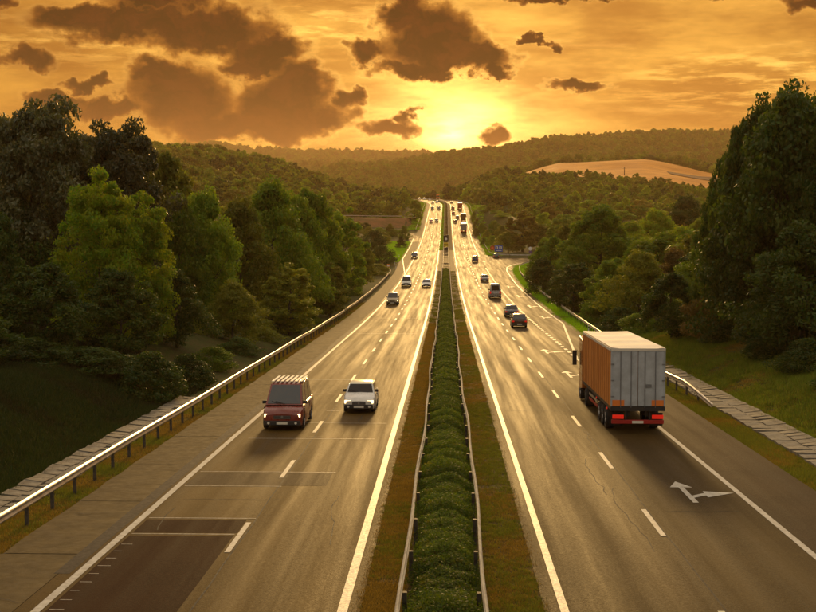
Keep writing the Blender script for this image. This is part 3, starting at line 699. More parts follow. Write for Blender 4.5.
T_('round', F_mid, 551, 236, 44, 235, 'green tree near the bend of the exit ramp')
T_('round', F_olive, 566, 224, 38, 262, 'olive tree above the exit ramp guardrail')
T_('oak', F_dark, 543, 258, 32, 225, 'low dark tree at the inner side of the exit ramp')
T_('slim', F_gold, 523, 210, 32, 425, 'bright yellow-green tree behind the exit ramp')
T_('oak', F_olive, 508, 232, 28, 425, 'dark olive round tree between the blue sign and the yellow tree')
T_('oak', F_olive, 540, 224, 26, 430, 'olive tree right of the bright yellow-green tree')
T_('cone', F_mid, 552, 226, 24, 400, 'pointed green tree right of the exit ramp bend')
T_('oak', F_dark, 687, 196, 46, 330, 'dark rounded crown rising above the light green canopy on the right')
T_('oak', F_birch, 656, 210, 44, 310, 'light yellow-green crown left of the dark rounded crown')
T_('oak', F_birch, 632, 222, 40, 290, 'light green crown behind the broad rounded tree')
T_('oak', F_mid, 722, 206, 46, 300, 'green crown at the left foot of the tallest dark tree')
T_('oak', F_birch, 700, 219, 40, 270, 'pale green crown in front of the dark rounded crown')
T_('oak', F_birch, 668, 232, 52, 225, 'light green crown at the centre of the right canopy')
T_('oak', F_birch, 640, 240, 40, 200, 'yellow-green crown directly above the lorry')
T_('oak', F_olive, 702, 238, 54, 180, 'olive crown behind the mid green tree on the right')
T_('oak', F_rust, 676, 250, 46, 150, 'brownish crown behind the round dark tree')
for i, (cx, top, wp, Y, mm) in enumerate([(692, 330, 44, 84, F_dark), (662, 322, 34, 98, F_dark), (640, 322, 30, 106, F_dark), (612, 312, 36, 120, F_mid), (590, 306, 34, 135, F_dark), (572, 296, 30, 155, F_mid), (556, 284, 26, 180, F_olive), (540, 272, 22, 222, F_dark), (535, 262, 20, 262, F_olive), (740, 336, 50, 76, F_dark), (790, 352, 52, 68, F_dark), (520, 300, 10, 0, None)]):
    if mm is None: continue
    a, e = azel(cx, top); x = max(a*Y, float(edge_r(Y))+3.0+wp/F*Y/2*.7, 19.6+wp/F*Y/2*1.1 if Y < 110 else 0)
    tree('bush', mm, x, Y, max(1.4, CAMH+e*Y-gz(x, Y)), wp/F*Y*1.2, '%s bush behind the right guardrail, %s' % (TONE[mm.name], ['beside the sloped rail end', 'just right of the lorry', 'directly behind the lorry', 'just left of the lorry', 'second left of the lorry', 'third left of the lorry', 'fourth left of the lorry', 'fifth left of the lorry', 'nearest the exit ramp bend', 'under the reddish brown bush', 'above the gutter at the edge'][i]), 'bush', 'bushes behind the right guardrail', trunk=False)
for i, (cx, top, wp, Y) in enumerate([(474, 212, 7, 640), (477, 219, 8, 590), (482, 223, 9, 550), (487, 230, 10, 505), (492, 236, 12, 470), (497, 243, 11, 445), (484, 238, 9, 480), (502, 226, 14, 500), (494, 221, 12, 540), (476, 228, 7, 540)]):
    T_('bush', (F_mid, F_olive)[i % 2], cx, top, wp, Y, 'low shrub on the bank above the blue sign, %s' % ['farthest up the climb', 'second from the top', 'third from the top', 'halfway down', 'second above the blue sign', 'nearest to the blue sign', 'beside the rail halfway', 'tallest near the yellow tree', 'under the side road', 'smallest, beside the rail'][i], 'bush', 'shrubs between carriageway and exit ramp', trunk=False)
rs = random.Random(77)
for i in range(34):
    if i < 20: Y = rs.uniform(430, 588); x = -rs.uniform(21, .072*Y+4); g_ = 'bushes on the slope below the left side road'; h_ = rs.uniform(2.2, 4.2); w_ = rs.uniform(4.5, 7.5)
    else: Y = rs.uniform(470, 640); x = float(np.interp(Y, [470, 592, 640], [24, 29.5, 25]))+rs.uniform(0, 14); g_ = 'shrubs beside the right side road'; h_ = rs.uniform(2.2, 3.6); w_ = rs.uniform(4, 7)
    if i >= 28: Y = 520+(i-28)*16; x = float(np.interp(Y, [535, 565, 592, 625], [34, 27, 23.2, 19.8]))-rs.uniform(4.5, 8); h_ = rs.uniform(1.4, 2.0)
    m_ = rs.choice([F_mid, F_olive, F_dark] if i < 20 else [F_mid, F_olive, F_birch])
    tree('bush', m_, x, Y, h_, w_, LB(m_.name, x, Y, h_), 'bush', g_, trunk=False)
# --- filler trees of the woods on both sides
placed = []
def filler(n, xf, y0, y1, keys, mats, hh, ww, label, group, seed):
    r = random.Random(seed); c = 0; tries = 0
    while c < n and tries < n*40:
        tries += 1; y = y0+(y1-y0)*r.random()**1.1; x = xf(y, r)
        w_ = r.uniform(*ww)
        if y > 200 and -.085 < x/y < 0: continue
        if y > 500 and x > 0 and x < 40: continue
        if any((x-a)**2+(y-b)**2 < (.36*(w_+q))**2 for a, b, q in placed): continue
        placed.append((x, y, w_)); c += 1
        m_ = r.choice(mats); h_ = r.uniform(*hh); tree(r.choice(keys), m_, x, y, h_, w_, auto_label(m_.name, x, y, h_), 'tree', group)
filler(58, lambda y, r: -24-r.random()*(y*.30+6), 92, 260, ['round', 'oak', 'slim', 'midtree'], [F_dark, F_mid, F_olive], (7, 10.5), (6.5, 9.5), 'tree of the dense wood behind the left roadside trees', 'trees of the left wood', 5)
filler(60, lambda y, r: -30-r.random()*(y*.26), 260, 560, ['midtree', 'midtree2'], [F_mid, F_olive, F_dark], (6, 10), (7, 11), 'tree in the hazy valley wood left of the merge lane', 'trees of the left valley', 6)
filler(58, lambda y, r: 25+r.random()*(y*.22+8), 95, 260, ['round', 'oak', 'midtree'], [F_dark, F_mid, F_olive, F_birch], (6, 9.5), (6.5, 9.5), 'tree of the dense canopy behind the right guardrail', 'trees of the right wood', 7)
filler(80, lambda y, r: (34 if y < 420 else 26)+r.random()*(y*.24), 262, 600, ['midtree', 'midtree2'], [F_mid, F_olive, F_birch, F_gold], (6, 9), (7, 11), 'tree in the sunlit canopy beyond the exit ramp', 'trees beyond the exit ramp', 8)


# --- far woods: nobody could count them
def far_protos(mats, n, per, leaf, seed):
    out = []
    for i in range(n):
        V, Q = crown(seed+i, 9, 4.2, .3, 26, per, leaf, 'dome', cl=(.26, .4)); out.append(arr_mesh('far_crown', V, Q, mats[i % len(mats)]))
    return out
fp = far_protos([F_mid, F_olive, F_dark, F_olive, F_mid, F_birch], 6, 34, .62, 100)
def in_field(x, y):
    px = 446+F*x/y; lo = np.interp(px, [524, 625, 735], [955, 895, 845]); hi = np.interp(px, [520, 630, 745], [1235, 1245, 1135])
    return (px > 518) & (px < 748) & (y > lo) & (y < hi)
fp2 = far_protos([F_mid, F_olive, F_mid], 6, 34, .62, 140)
def far_wood(name, y0, y1, sp, s0, label, seed, ps=None):
    r = np.random.default_rng(seed); n = int(.5*(y1**2-y0**2)*1.05/(sp*sp)/1.35)
    y = np.sqrt(r.uniform(y0**2, y1**2, n)); a = r.uniform(-.44, .36, n); x = a*y
    keep = np.abs(x-road_x(np.minimum(y, 1200))) > np.where(y < 1100, np.where(x > 0, 19, 24), 0); keep &= ~in_field(x, y)
    keep &= ~((x > -90) & (x < -12) & (y > 598) & (y < 640)) & ~((np.abs(x-np.interp(y, [545, 592, 672], [31.5, 23.2, 16.4])) < 4.2) & (y < 675)) & ~((y < 620) & (x < 0) & (446+F*x/y > 342))
    dens = hash_noise(x, y, 60, seed)+.35*hash_noise(x, y, 22, seed+3); keep &= (dens > -.62) | (y < 1000)
    x, y = x[keep], y[keep]; z = ground(x, y)-.6
    s = s0*r.uniform(.65, 1.35, len(x))
    px = 446+F*x/y
    s = np.where((y < 960) & (px > 500), s*.62, s); s = np.where((y < 700) & (px > 470) & (px < 512), s*.5, s)
    rot = np.zeros((len(x), 3)); rot[:, 2] = r.uniform(0, 6.28, len(x)); S = np.stack([s, s, s*r.uniform(.7, 1.15, len(x))], -1)
    scatter(name, np.stack([x, y, z], -1), rot, S, r.integers(0, 6, len(x)), ps or fp, label, 'woodland')
far_wood('valley_woodland', 560, 1250, 7.2, .95, 'mixed woodland covering the hillsides beyond the road crest', 1)
far_wood('hill_woodland', 1250, 2500, 9.5, 1.15, 'forest covering the long hazy hills behind the field', 2, fp2)
far_wood('ridge_woodland', 2500, 4500, 19, 1.9, 'pale forest on the farthest ridge below the sunset', 3, fp2)
a_, e_ = azel(647, 160); tree('oak', F_dark, ux(647, 1235), 1235, 8, 15, 'lone dark tree on the top edge of the harvested field')

# ------------------------------------------------------------------ grass tufts
def tuft_mesh(seed, n, h, wd, spread, m):
    r = np.random.default_rng(seed); b = np.zeros((n, 3)); b[:, :2] = r.normal(size=(n, 2))*spread
    d = r.normal(size=(n, 3))*.45; d[:, 2] = 1; d = unit(d); L = h*r.uniform(.5, 1.2, n); th = r.uniform(0, 6.28, n); s = np.stack([np.cos(th), np.sin(th), 0*th], -1)*wd
    V = np.stack([b-s, b+s, b+d*L[:, None]], 1).reshape(-1, 3); return arr_mesh('tuft', V, np.arange(len(V)).reshape(-1, 3), m)
G_green = foliage('grass_green', (.12, .15, .020), (.16, .15, .025), (.22, .16, .05), .45)
G_dry = foliage('grass_dry', (.24, .15, .035), (.18, .13, .028), (.32, .20, .06), .45)
G_lush = foliage('grass_lush', (.16, .36, .012), (.24, .40, .015), (.26, .36, .02), .5)
G_bank = foliage('grass_bank', (.060, .11, .012), (.095, .12, .018), (.17, .14, .03), .4)
tf_g = [tuft_mesh(i, 22, .13, .008, .09, G_green) for i in (1, 2)]; tf_d = [tuft_mesh(i, 22, .10, .008, .10, G_dry) for i in (3, 4)]
tf_b = [tuft_mesh(i, 30, .26, .012, .16, G_bank) for i in (5, 6)]; tf_l = [tuft_mesh(i, 30, .4, .03, .35, G_lush) for i in (7, 8)]; G_thatch = foliage('grass_thatch_shaded', (.026, .026, .008), (.040, .034, .012), (.07, .05, .02), .3)  # thatch carries the left slope's shade in its colour
G_shade = foliage('grass_shaded', (.022, .040, .007), (.035, .048, .010), (.06, .06, .015), .3)  # bank grass for the left slope, darkened to paint in its shade
G_bright = foliage('grass_sunlit', (.11, .17, .016), (.16, .18, .022), (.24, .17, .04), .45)  # bank grass for the right slope, sunlight painted into a brighter green
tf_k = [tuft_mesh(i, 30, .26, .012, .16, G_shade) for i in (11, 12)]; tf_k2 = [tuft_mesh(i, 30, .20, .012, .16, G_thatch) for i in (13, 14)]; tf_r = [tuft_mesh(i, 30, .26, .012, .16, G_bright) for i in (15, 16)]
tf_m = [tuft_mesh(i, 26, .35, .03, .3, G_green) for i in (9, 10)]
def tufts(name, n, xa, xb, ya, yb, protos, w_idx, label, seed, s=(.7, 1.4), patch=0., zf=None, power=1.6, cat='grass'):
    r = np.random.default_rng(seed); u = r.random(n); y = ya+(yb-ya)*u**power
    fa = xa(y) if callable(xa) else xa; fb = xb(y) if callable(xb) else xb; x = fa+(fb-fa)*r.random(n)+road_x(y)
    k = .6*hash_noise(x, y, 1.3, seed)+.4*hash_noise(x, y, .4, seed+1)+r.normal(size=len(x))*.35 > patch-.2; x, y = x[k], y[k]
    z = (zf(x, y) if zf else ground(x, y)); gs = hash_noise(x, y, 2.6, seed+9)
    idx = np.where(gs+r.normal(size=len(x))*.35 > w_idx, 0, 2)+r.integers(0, 2, len(x))
    rot = np.zeros((len(x), 3)); rot[:, 2] = r.uniform(0, 6.28, len(x)); ss = r.uniform(*s, len(x)); 
    scatter(name, np.stack([x, y, z], -1), rot, np.stack([ss]*3, -1), np.minimum(idx, len(protos)-1), protos, label, cat)
mz = lambda x, y: road_z(y)-.02
tufts('median_grass', 15000, -2.02, -1.0, 26, 150, tf_g+tf_d, .55, 'short dry brownish grass on the left side of the median hedge', 21, (.4, .9), -.35, mz)
tufts('median_grass', 15000, 1.02, 2.34, 26, 150, tf_g+tf_d, .1, 'short patchy green grass on the right side of the median hedge', 22, (.4, .9), -.25, mz)
tufts('verge_grass', 13000, -13.95, -12.45, 30, 200, tf_g+tf_d, .1, 'scrubby grass strip under the left guardrail', 23, (.6, 1.3), -.3)
tufts('verge_grass', 15000, 13.1, 14.75, 36, 130, tf_g+tf_d, -.25, 'green grass strip between right shoulder and stone gutter', 24, (.6, 1.3), -.5)
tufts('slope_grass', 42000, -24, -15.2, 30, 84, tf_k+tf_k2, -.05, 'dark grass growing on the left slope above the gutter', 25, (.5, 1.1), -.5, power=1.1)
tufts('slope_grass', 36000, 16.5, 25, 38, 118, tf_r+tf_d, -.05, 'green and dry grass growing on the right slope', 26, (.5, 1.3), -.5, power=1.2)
tufts('lush_verge', 5000, lambda y: edge_r(y)+.1, lambda y: edge_r(y)+np.interp(y, [110, 260, 330, 375], [1.6, 2.2, 3.8, 2.5]), 112, 374, tf_m+tf_l, .9, 'bright green grass verge along the exit ramp', 27, (.5, 1.0), -1, power=.9)
tufts('lush_verge', 4500, -21, -14.2, 370, 500, tf_l+tf_l, 0, 'bright green grass patch beside the left merge lane', 28, (.8, 1.6), -1)
tufts('lush_verge', 3500, -16.5, -12.9, 580, 860, tf_l+tf_m, 0, 'green grass verge along the left shoulder near the crest', 29, (1, 1.8), -1)
tufts('lush_verge', 2500, 13.3, 17, 410, 860, tf_m+tf_l, 0, 'green grass verge along the right shoulder near the crest', 30, (1, 1.8), -1)
tufts('median_grass', 3500, -2.0, -1.1, 442, 950, tf_l+tf_m, 0, 'green grass on the left half of the far median', 31, (.5, .9), -1, mz)
tufts('median_grass', 3000, -2.0, 2.3, 150, 318, tf_m+tf_d, 0, 'brownish grass beside the far part of the hedge', 32, (.35, .7), -.3, mz)

# ------------------------------------------------------------------ median hedge
def shrub_mesh(seed, n, leaf, m):
    r = np.random.default_rng(seed); th = r.uniform(0, np.pi, n); yy = r.uniform(-.75, .75, n)
    prof = np.cos(yy/.75*np.pi/2)**.26                      # each plant bulges, a furrow between plants
    bump_ = 1+.10*np.sin(th*5+seed)*np.cos(yy*6+seed)
    q = r.uniform(.62, 1.06, n)**.5*prof*bump_
    P = np.stack([np.cos(th)*.92*q, yy, .10+np.sin(th)**.7*.88*q], -1); d = unit(np.stack([np.cos(th), yy*.5, np.sin(th)], -1))
    nrm = unit(d+r.normal(size=(n, 3))*.6); T = unit(np.cross(nrm, r.normal(size=(n, 3)))+d*.5); S = unit(np.cross(nrm, T)); a = leaf*r.uniform(.6, 1.4, n)
    V, Q = leaf_quads(P, T, S, a, a*.5); return arr_mesh('shrub', V, Q, m)
F_hedge = foliage('hedge_leaf', (.075, .12, .014), (.11, .14, .018), (.18, .16, .03), .45, .6)
hn = [shrub_mesh(70+i, 4200, .036, F_hedge) for i in range(5)]; hf = [shrub_mesh(80+i, 1300, .07, F_hedge) for i in range(3)]
hedge = empty('hedge', (0, 28, rz(28))); tag(hedge, 'long clipped green hedge of low shrubs running along the median between two rails', 'hedge')
y = 25.0; i = 0
while y < 318:
    o = link('shrub', random.choice(hn if y < 75 else hf), None, hedge); s = random.uniform(.86, 1.08)
    o.location = (random.uniform(-.05, .05), y-28, rz(y)-rz(28)); o.scale = (s*random.uniform(.92, 1.05)*(1 if y < 200 else .9), random.choice((-1, 1))*1.12, s*random.uniform(.78, 1.0)); o.rotation_euler = (-.042, 0, random.uniform(-.08, .08))
    y += 1.16; i += 1
far_h = []
y = 448.
hedge2 = empty('hedge', (0, 448, rz(448))); tag(hedge2, 'brownish far hedge in the median beyond the tall dark sign board', 'hedge')
hr = [shrub_mesh(90+i, 500, .14, F_rust) for i in range(2)]
while y < 990:
    o = link('shrub', random.choice(hr), None, hedge2); o.location = (rx(y), y-448, rz(y)-rz(448)); o.scale = (.85, 3.2, .9); y += 4.2

# ------------------------------------------------------------------ guardrails
def w_rail(pts, zf, h=.72, side=1, far=False, hf=None):
    """pts: dense (x,y); W-beam section swept along"""
    sec = [(0, .155), (.035, .13), (.075, .095), (.075, .065), (.02, .02), (.02, -.02), (.075, -.065), (.075, -.095), (.035, -.13), (0, -.155)]
    P = np.array(pts, float); t = np.gradient(P, axis=0); t = t/np.hypot(t[:, 0], t[:, 1])[:, None]; nx, ny = t[:, 1]*side, -t[:, 0]*side
    z = zf(P[:, 0], P[:, 1])+h
    if hf is not None: z = z-hf
    G = np.stack([np.stack([P[:, 0]+nx*o, P[:, 1]+ny*o, z+dz], -1) for o, dz in sec], 1)
    return G
M_steel2 = M_steel
M_pale = mat('weathered_zinc', (.62, .56, .44), .5, metal=.25, var=(.45, .38, .27), vscale=2)
def guardrail(pts, zf, label, side, spacing, post_to, hf=None, group=None, step=1.2, post_from=0, rm=None):
    P = np.array(pts, float); s = np.concatenate([[0], np.cumsum(np.hypot(*np.diff(P, axis=0).T))]); fx, fy = pchip(s, P[:, 0]), pchip(s, P[:, 1])
    u = np.linspace(0, s[-1], int(s[-1]/step)+2); D = np.stack([fx(u), fy(u)], -1)
    g = empty('guardrail', (float(P[0, 0]), float(P[0, 1]), float(zf(P[0, 0], P[0, 1])))); tag(g, label, 'guardrail', group)
    h_ = hf(u) if hf else None
    G = w_rail(D, zf, .74, side, hf=h_); G = G-np.array(g.location)
    me = grid_mesh('rail', G, rm or M_steel, smooth=False)
    link('rail', me, None, g)
    pm = MB().box(-.05, .05, -.06, .06, -.35, .82).mesh('post', M_post, 0)
    bm_ = MB().box(-.03, .06, -.08, .08, .62, .82).mesh('bracket', M_post, 0)
    q = .6+post_from
    while q < min(s[-1], post_to):
        x, y = float(fx(q)), float(fy(q)); z = float(zf(x, y)); dn = (float(hf(q)) if hf else 0)
        if dn < .35:
            o = link('post', pm, None, g); o.location = (x-g.location.x-side*.09, y-g.location.y, z-g.location.z-dn)
        q += spacing
    return g
rzf = lambda x, y: road_z(y)-.05
yy = np.arange(28, 300, 3.)
guardrail([(-12.95+.03*math.sin(v*.21), v) for v in yy]+[(-13.1, 306), (-13.9, 316), (-14.9, 324)], rzf, 'steel guardrail along the left shoulder from the foreground to the merge lane', 1, 2.65, 270)
yy = np.arange(570, 930, 10.)
guardrail([(-13.4, v) for v in (572, 590, 620, 660, 700, 740, 780)]+[(-13.4+rx(v), v) for v in (820, 860, 900, 950)], rzf, 'far guardrail on the left shoulder climbing to the crest', 1, 8, 120)
GR_R = [(14.6, 70.5), (14.25, 75), (14.0, 80), (13.95, 90), (14.2, 104), (14.8, 125), (15.6, 160), (16.2, 205), (16.8, 260), (17.9, 315), (19.6, 338), (22.6, 354), (28, 368), (36, 376), (50, 381)]
guardrail(GR_R, rzf, 'steel guardrail on the right from its sloped end beside the lorry round the exit ramp', -1, 2.65, 240, hf=lambda u: .70*np.clip(1-np.asarray(u)/6.5, 0, 1)**1.3)
guardrail([(52, 399), (34, 397), (24, 398), (18, 400.5), (15.4, 405), (14.2, 415), (14.0, 440), (14.0, 500), (14.0, 560), (14.0, 640), (14.0, 720), (14+rx(820), 820), (14+rx(900), 900)], rzf, 'right guardrail starting behind the blue sign and climbing to the crest', 1, 8, 150)
for sd, nm in ((-1, 'left'), (1, 'right')):
    pts = [(sd*(.93+.035*math.sin(v*.33+sd)+.05*math.sin(v*.11+2*sd)*(v < 120)), v) for v in np.arange(24, 200, 2.5)]+[(sd*.9, v) for v in range(205, 780, 25)]+[(sd*.9+rx(v), v) for v in range(800, 960, 20)]
    guardrail(pts, lambda x, y: road_z(y)-.04, 'pale steel rail hugging the %s side of the median hedge' % nm, sd, 4.0, 420, step=1.6, rm=M_pale)
guardrail([(-80, 617.2), (-62, 614), (-45, 608), (-30, 608.4), (-21, 616)], lambda x, y: srz(x, y)+.1, 'pale guardrail along the side road on top of the red bank at left', 1, 8, 90, rm=M_pale)
# steel ladder barrier in the crossover
cb = empty('crossing_barrier', (0, 330, rz(330))); tag(cb, 'dark steel barrier with crossbars closing the paved gap in the median', 'barrier')
for sx in (-.75, .75):
    V = []; mb = MB()
    for a in range(318, 440, 6): mb.add([(sx-.07, a-330, rz(a)-rz(330)+.3), (sx+.07, a-330, rz(a)-rz(330)+.3), (sx+.07, a+6-330, rz(a+6)-rz(330)+.3), (sx-.07, a+6-330, rz(a+6)-rz(330)+.3), (sx-.07, a-330, rz(a)-rz(330)+.86), (sx+.07, a-330, rz(a)-rz(330)+.86), (sx+.07, a+6-330, rz(a+6)-rz(330)+.86), (sx-.07, a+6-330, rz(a+6)-rz(330)+.86)], [(3,2,1,0),(4,5,6,7),(0,1,5,4),(1,2,6,5),(2,3,7,6),(3,0,4,7)])
    mb.build('beam', M_post, cb)
for a in (345, 398): MB().box(-1.0, 1.0, -.15, .15, .45, .80).build('crossbar', M_post, cb, loc=(0, a-330, rz(a)-rz(330)))

# ------------------------------------------------------------------ signs and small roadside things
M_black = mat('black_panel', (.015, .013, .012), .5); M_yel = mat('yellow_panel', (.75, .50, .03), .5); M_white = mat('white_panel', (.8, .78, .72), .5)
M_blue = mat('blue_sign', (.03, .10, .45), .4); M_redp = mat('red_sign', (.55, .04, .02), .45); M_orange = mat('orange_plastic', (.75, .20, .03), .5); M_green = mat('green_sign', (.02, .22, .09), .45)
def board(name, x, y, z, label, cat='sign'): e = empty(name, (x, y, z)); tag(e, label, cat); return e
b = board('median_sign', 0, 445, rz(445), 'tall dark sign board with a white disc over a yellow panel, in the median gap')
MB().box(-.85, .85, -.12, .12, 2.7, 5.0).build('panel', M_black, b, .03); MB().box(-.8, .8, -.14, .10, 1.0, 2.5).build('yellow_panel', M_yel, b, .03)
MB().cyl((0, -.16, 3.7), (0, -.122, 3.7), .42, n=18).build('white_disc', M_white, b); MB().box(-.8, .8, -.17, -.142, 1.55, 1.85).build('stripe', M_black, b)
for sx in (-.6, .6): MB().cyl((sx, .16, -.3), (sx, .16, 4.9), .06).build('post', M_post, b)
MB().box(-.8, .8, -.5, .3, -.05, .9, .8).build('base', M_black, b)
xb, yb = ux(498.5, 405), 405
b = board('service_sign', xb, yb, rz(yb), 'blue service sign with two white pictograms beside the exit ramp gore')
MB().box(-1.25, 1.25, -.05, .05, 1.3, 3.3).build('panel', M_blue, b, .02)
for sx in (-.58, .58):
    MB().box(sx-.38, sx+.38, -.075, -.053, 2.15, 2.95).build('pictogram_field', M_white, b); MB().box(sx-.10, sx+.10, -.09, -.077, 2.25, 2.85).box(sx-.25, sx-.11, -.09, -.077, 2.45, 2.6).build('pictogram', M_black, b)
MB().box(-.9, .9, -.075, -.053, 1.6, 1.75).build('white_bar', M_white, b)
for sx in (-.8, .8): MB().cyl((sx, .12, -.3), (sx, .12, 3.2), .05).build('post', M_steel, b)
xb = ux(492.3, 408)
b = board('warning_sign', xb, 408, rz(408), 'small red sign left of the blue service sign')
MB().cyl((0, -.03, 2.3), (0, .03, 2.3), .75, n=24).build('red_rim', M_redp, b); MB().cyl((0, -.05, 2.3), (0, -.032, 2.3), .42, n=24).build('orange_centre', M_orange, b); MB().cyl((0, .08, -.3), (0, .08, 2.9), .05).build('post', M_steel, b)
xb = ux(530, 393)
b = board('ramp_sign', xb, 393, rz(380)+.2, 'white and purple round sign on a post where the exit ramp disappears')
MB().cyl((0, -.03, 2.6), (0, .03, 2.6), .55, n=20).build('disc', M_white, b); MB().box(-.4, .4, -.04, .03, 1.2, 1.9).build('plate', mat('violet_plate', (.12, .06, .22), .5), b); MB().cyl((0, .08, -.3), (0, .08, 3), .05).build('post', M_steel, b)
xb = ux(388.3, 322)
b = board('marker_post', xb, 322, rz(322), 'orange marker post at the end of the left guardrail', 'marker')
MB().box(-.32, .32, -.1, .1, .25, 1.5).build('body', M_orange, b, .04); MB().box(-.3, .3, -.115, -.102, .95, 1.2).build('reflector', M_white, b); MB().box(-.36, .36, -.16, .16, -.1, .24).build('foot', M_black, b)
xb = ux(410.5, 610)
b = board('direction_sign', ux(413.6, 640), 640, rz(640), 'small green sign on posts left of the road near the light green tree')
MB().box(-1.1, 1.1, -.05, .05, 1.2, 2.6).build('panel', M_green, b); MB().box(-.8, .8, -.07, -.052, 1.8, 2.0).build('white_bar', M_white, b)
for sx in (-.8, .8): MB().cyl((sx, .12, -1.5), (sx, .12, 2.5), .06).build('post', M_steel, b)
def pole(px, yb_, ytop, Y, r_, label):
    a, e = azel(px, ytop); x = a*Y; z = gz(x, Y); h = CAMH+e*Y-z; t = empty('utility_pole', (x, Y, z)); tag(t, label, 'pole')
    MB().cyl((0, 0, -1), (0, 0, h), r_*1.2, r_*.8, 8).build('mast', M_bark, t); MB().box(-1.3, 1.3, -.1, .1, h-1.0, h-.75).build('crossarm', M_bark, t)
    for sx in (-1.1, 0, 1.1): MB().cyl((sx, 0, h-.74), (sx, 0, h-.4), .1, .07, 6).build('insulator', M_white, t)
pole(624.5, 183, 167, 960, .28, 'thin wooden utility pole standing in the harvested field')
pole(354.5, 236, 222, 400, .14, 'thin wooden pole on the left slope above the bushes')
# cracks and sealed seams in the carriageways
def crack(pts, wd, m, par, z=.006):
    V = []; Fc = []
    for i in range(len(pts)-1):
        (x0, y0), (x1, y1) = pts[i], pts[i+1]; L = math.hypot(x1-x0, y1-y0); nx, ny = (y1-y0)/L*wd/2, -(x1-x0)/L*wd/2; b = len(V)
        for x, y in ((x0-nx, y0-ny), (x0+nx, y0+ny), (x1+nx, y1+ny), (x1-nx, y1-ny)): V.append((x, y, rz(y)+z))
        Fc.append((b, b+1, b+2, b+3))
    me = bpy.data.meshes.new('sealed_crack'); me.from_pydata(V, [], Fc); return link('sealed_crack', me, m, par)
rc = random.Random(31)
for par, xa, xb in ((roadL, -9.3, -2.8), (roadR, 3.1, 9.9)):
    for i in range(9):
        x = rc.uniform(xa+.5, xb-.5); y = rc.uniform(28, 120); pts = [(x, y)]
        if rc.random() < .45:
            for j in range(rc.randint(5, 12)): x = min(max(x+rc.uniform(-.12, .12), xa), xb); y += rc.uniform(.4, 1.1); pts.append((x, y))
        else:
            dr = rc.choice((-1, 1))
            for j in range(rc.randint(4, 9)):
                x += dr*rc.uniform(.2, .5); y += rc.uniform(-.12, .16)
                if xa < x < xb: pts.append((x, y))
        if len(pts) > 2: crack(pts, rc.uniform(.025, .05), M_tar, par)
    mx = -5.99 if par is roadL else 6.62
    crack([(mx+rc.uniform(-.02, .02), y) for y in np.arange(24, 260, 2.0)], .05, M_tar, par, .005)
for i in range(9):
    x = -12.3; y = 30+i*9+rc.uniform(0, 5); pts = []
    for j in range(7): pts.append((x+j*.34, y+rc.uniform(-.25, .25)))
    crack(pts, .025, M_tar, sub, .03)
# delineator posts
dl = None
for i, (x, y) in enumerate([(-12.75, 330), (-13.9, 350), (-14.2, 392), (-14.2, 420), (13.5, 108), (14.35, 130)]):
    d = empty('delineator_post', (x, y, rz(y))); tag(d, ['white delineator post nearest the end of the left guardrail', 'second white delineator post beyond the left guardrail end', 'white delineator post beside the lush grass of the merge lane', 'farthest white delineator post on the left merge lane', 'white delineator post beside the start of the right guardrail', 'white delineator post on the bright green verge of the exit lane'][i], 'post', 'delineator posts along the shoulders')
    MB().box(-.06, .06, -.05, .05, -.2, 1.0, .8).build('body', M_white, d); MB().box(-.05, .05, -.056, -.045, .72, .86).build('reflector', M_black, d)

# ------------------------------------------------------------------ vehicles
M_glass = mat('car_glass', (.015, .016, .018), .08, spec=.8); M_tyre = mat('tyre', (.018, .017, .016), .85); M_rim = mat('wheel_rim', (.35, .34, .33), .35, metal=.7)
M_head = mat('headlight', (.9, .8, .55), .2, emit=(1, .68, .30), estr=4.0); M_tail = mat('tail_light', (.5, .01, .01), .25, emit=(1, .03, .01), estr=.35)
M_trim = mat('black_trim', (.02, .018, .017), .55); M_plate = mat('number_plate', (.7, .66, .55), .5); M_under = mat('underbody', (.02, .017, .014), .8); M_amber = mat('amber_lens', (.8, .25, .02), .3, emit=(1, .3, .02), estr=.4)
def paint(name, c, rough=.32, metal=.0): return mat(name, c, rough, metal, var=tuple(v*.82 for v in c), vscale=1.5, coat=.4)
def wheel(parent, x, y, r_, wd, side):
    t = MB(); n = 20
    prof = [(r_*.62, -wd/2), (r_*.93, -wd/2), (r_, -wd*.3), (r_, wd*.3), (r_*.93, wd/2), (r_*.62, wd/2)]
    rings = [[(o, a*math.cos(2*math.pi*k/n), a*math.sin(2*math.pi*k/n)) for k in range(n)] for a, o in prof]
    t.loft(rings, cap=False); o = t.build('wheel', M_tyre, parent, smooth=True, loc=(x, y, r_))
    rm = MB().cyl((side*wd*.15, 0, 0), (side*wd*.42, 0, 0), r_*.62, r_*.60, 16)
    for k in range(5): a = k*2*math.pi/5; rm.box(side*wd*.43-.01, side*wd*.43+.01, -.03, .03, 0, r_*.5) if k == 0 else rm.cyl((side*wd*.43, 0, 0), (side*wd*.43, math.cos(a)*r_*.52, math.sin(a)*r_*.52), .03, .03, 4)
    rm.build('rim', M_rim, o); return o
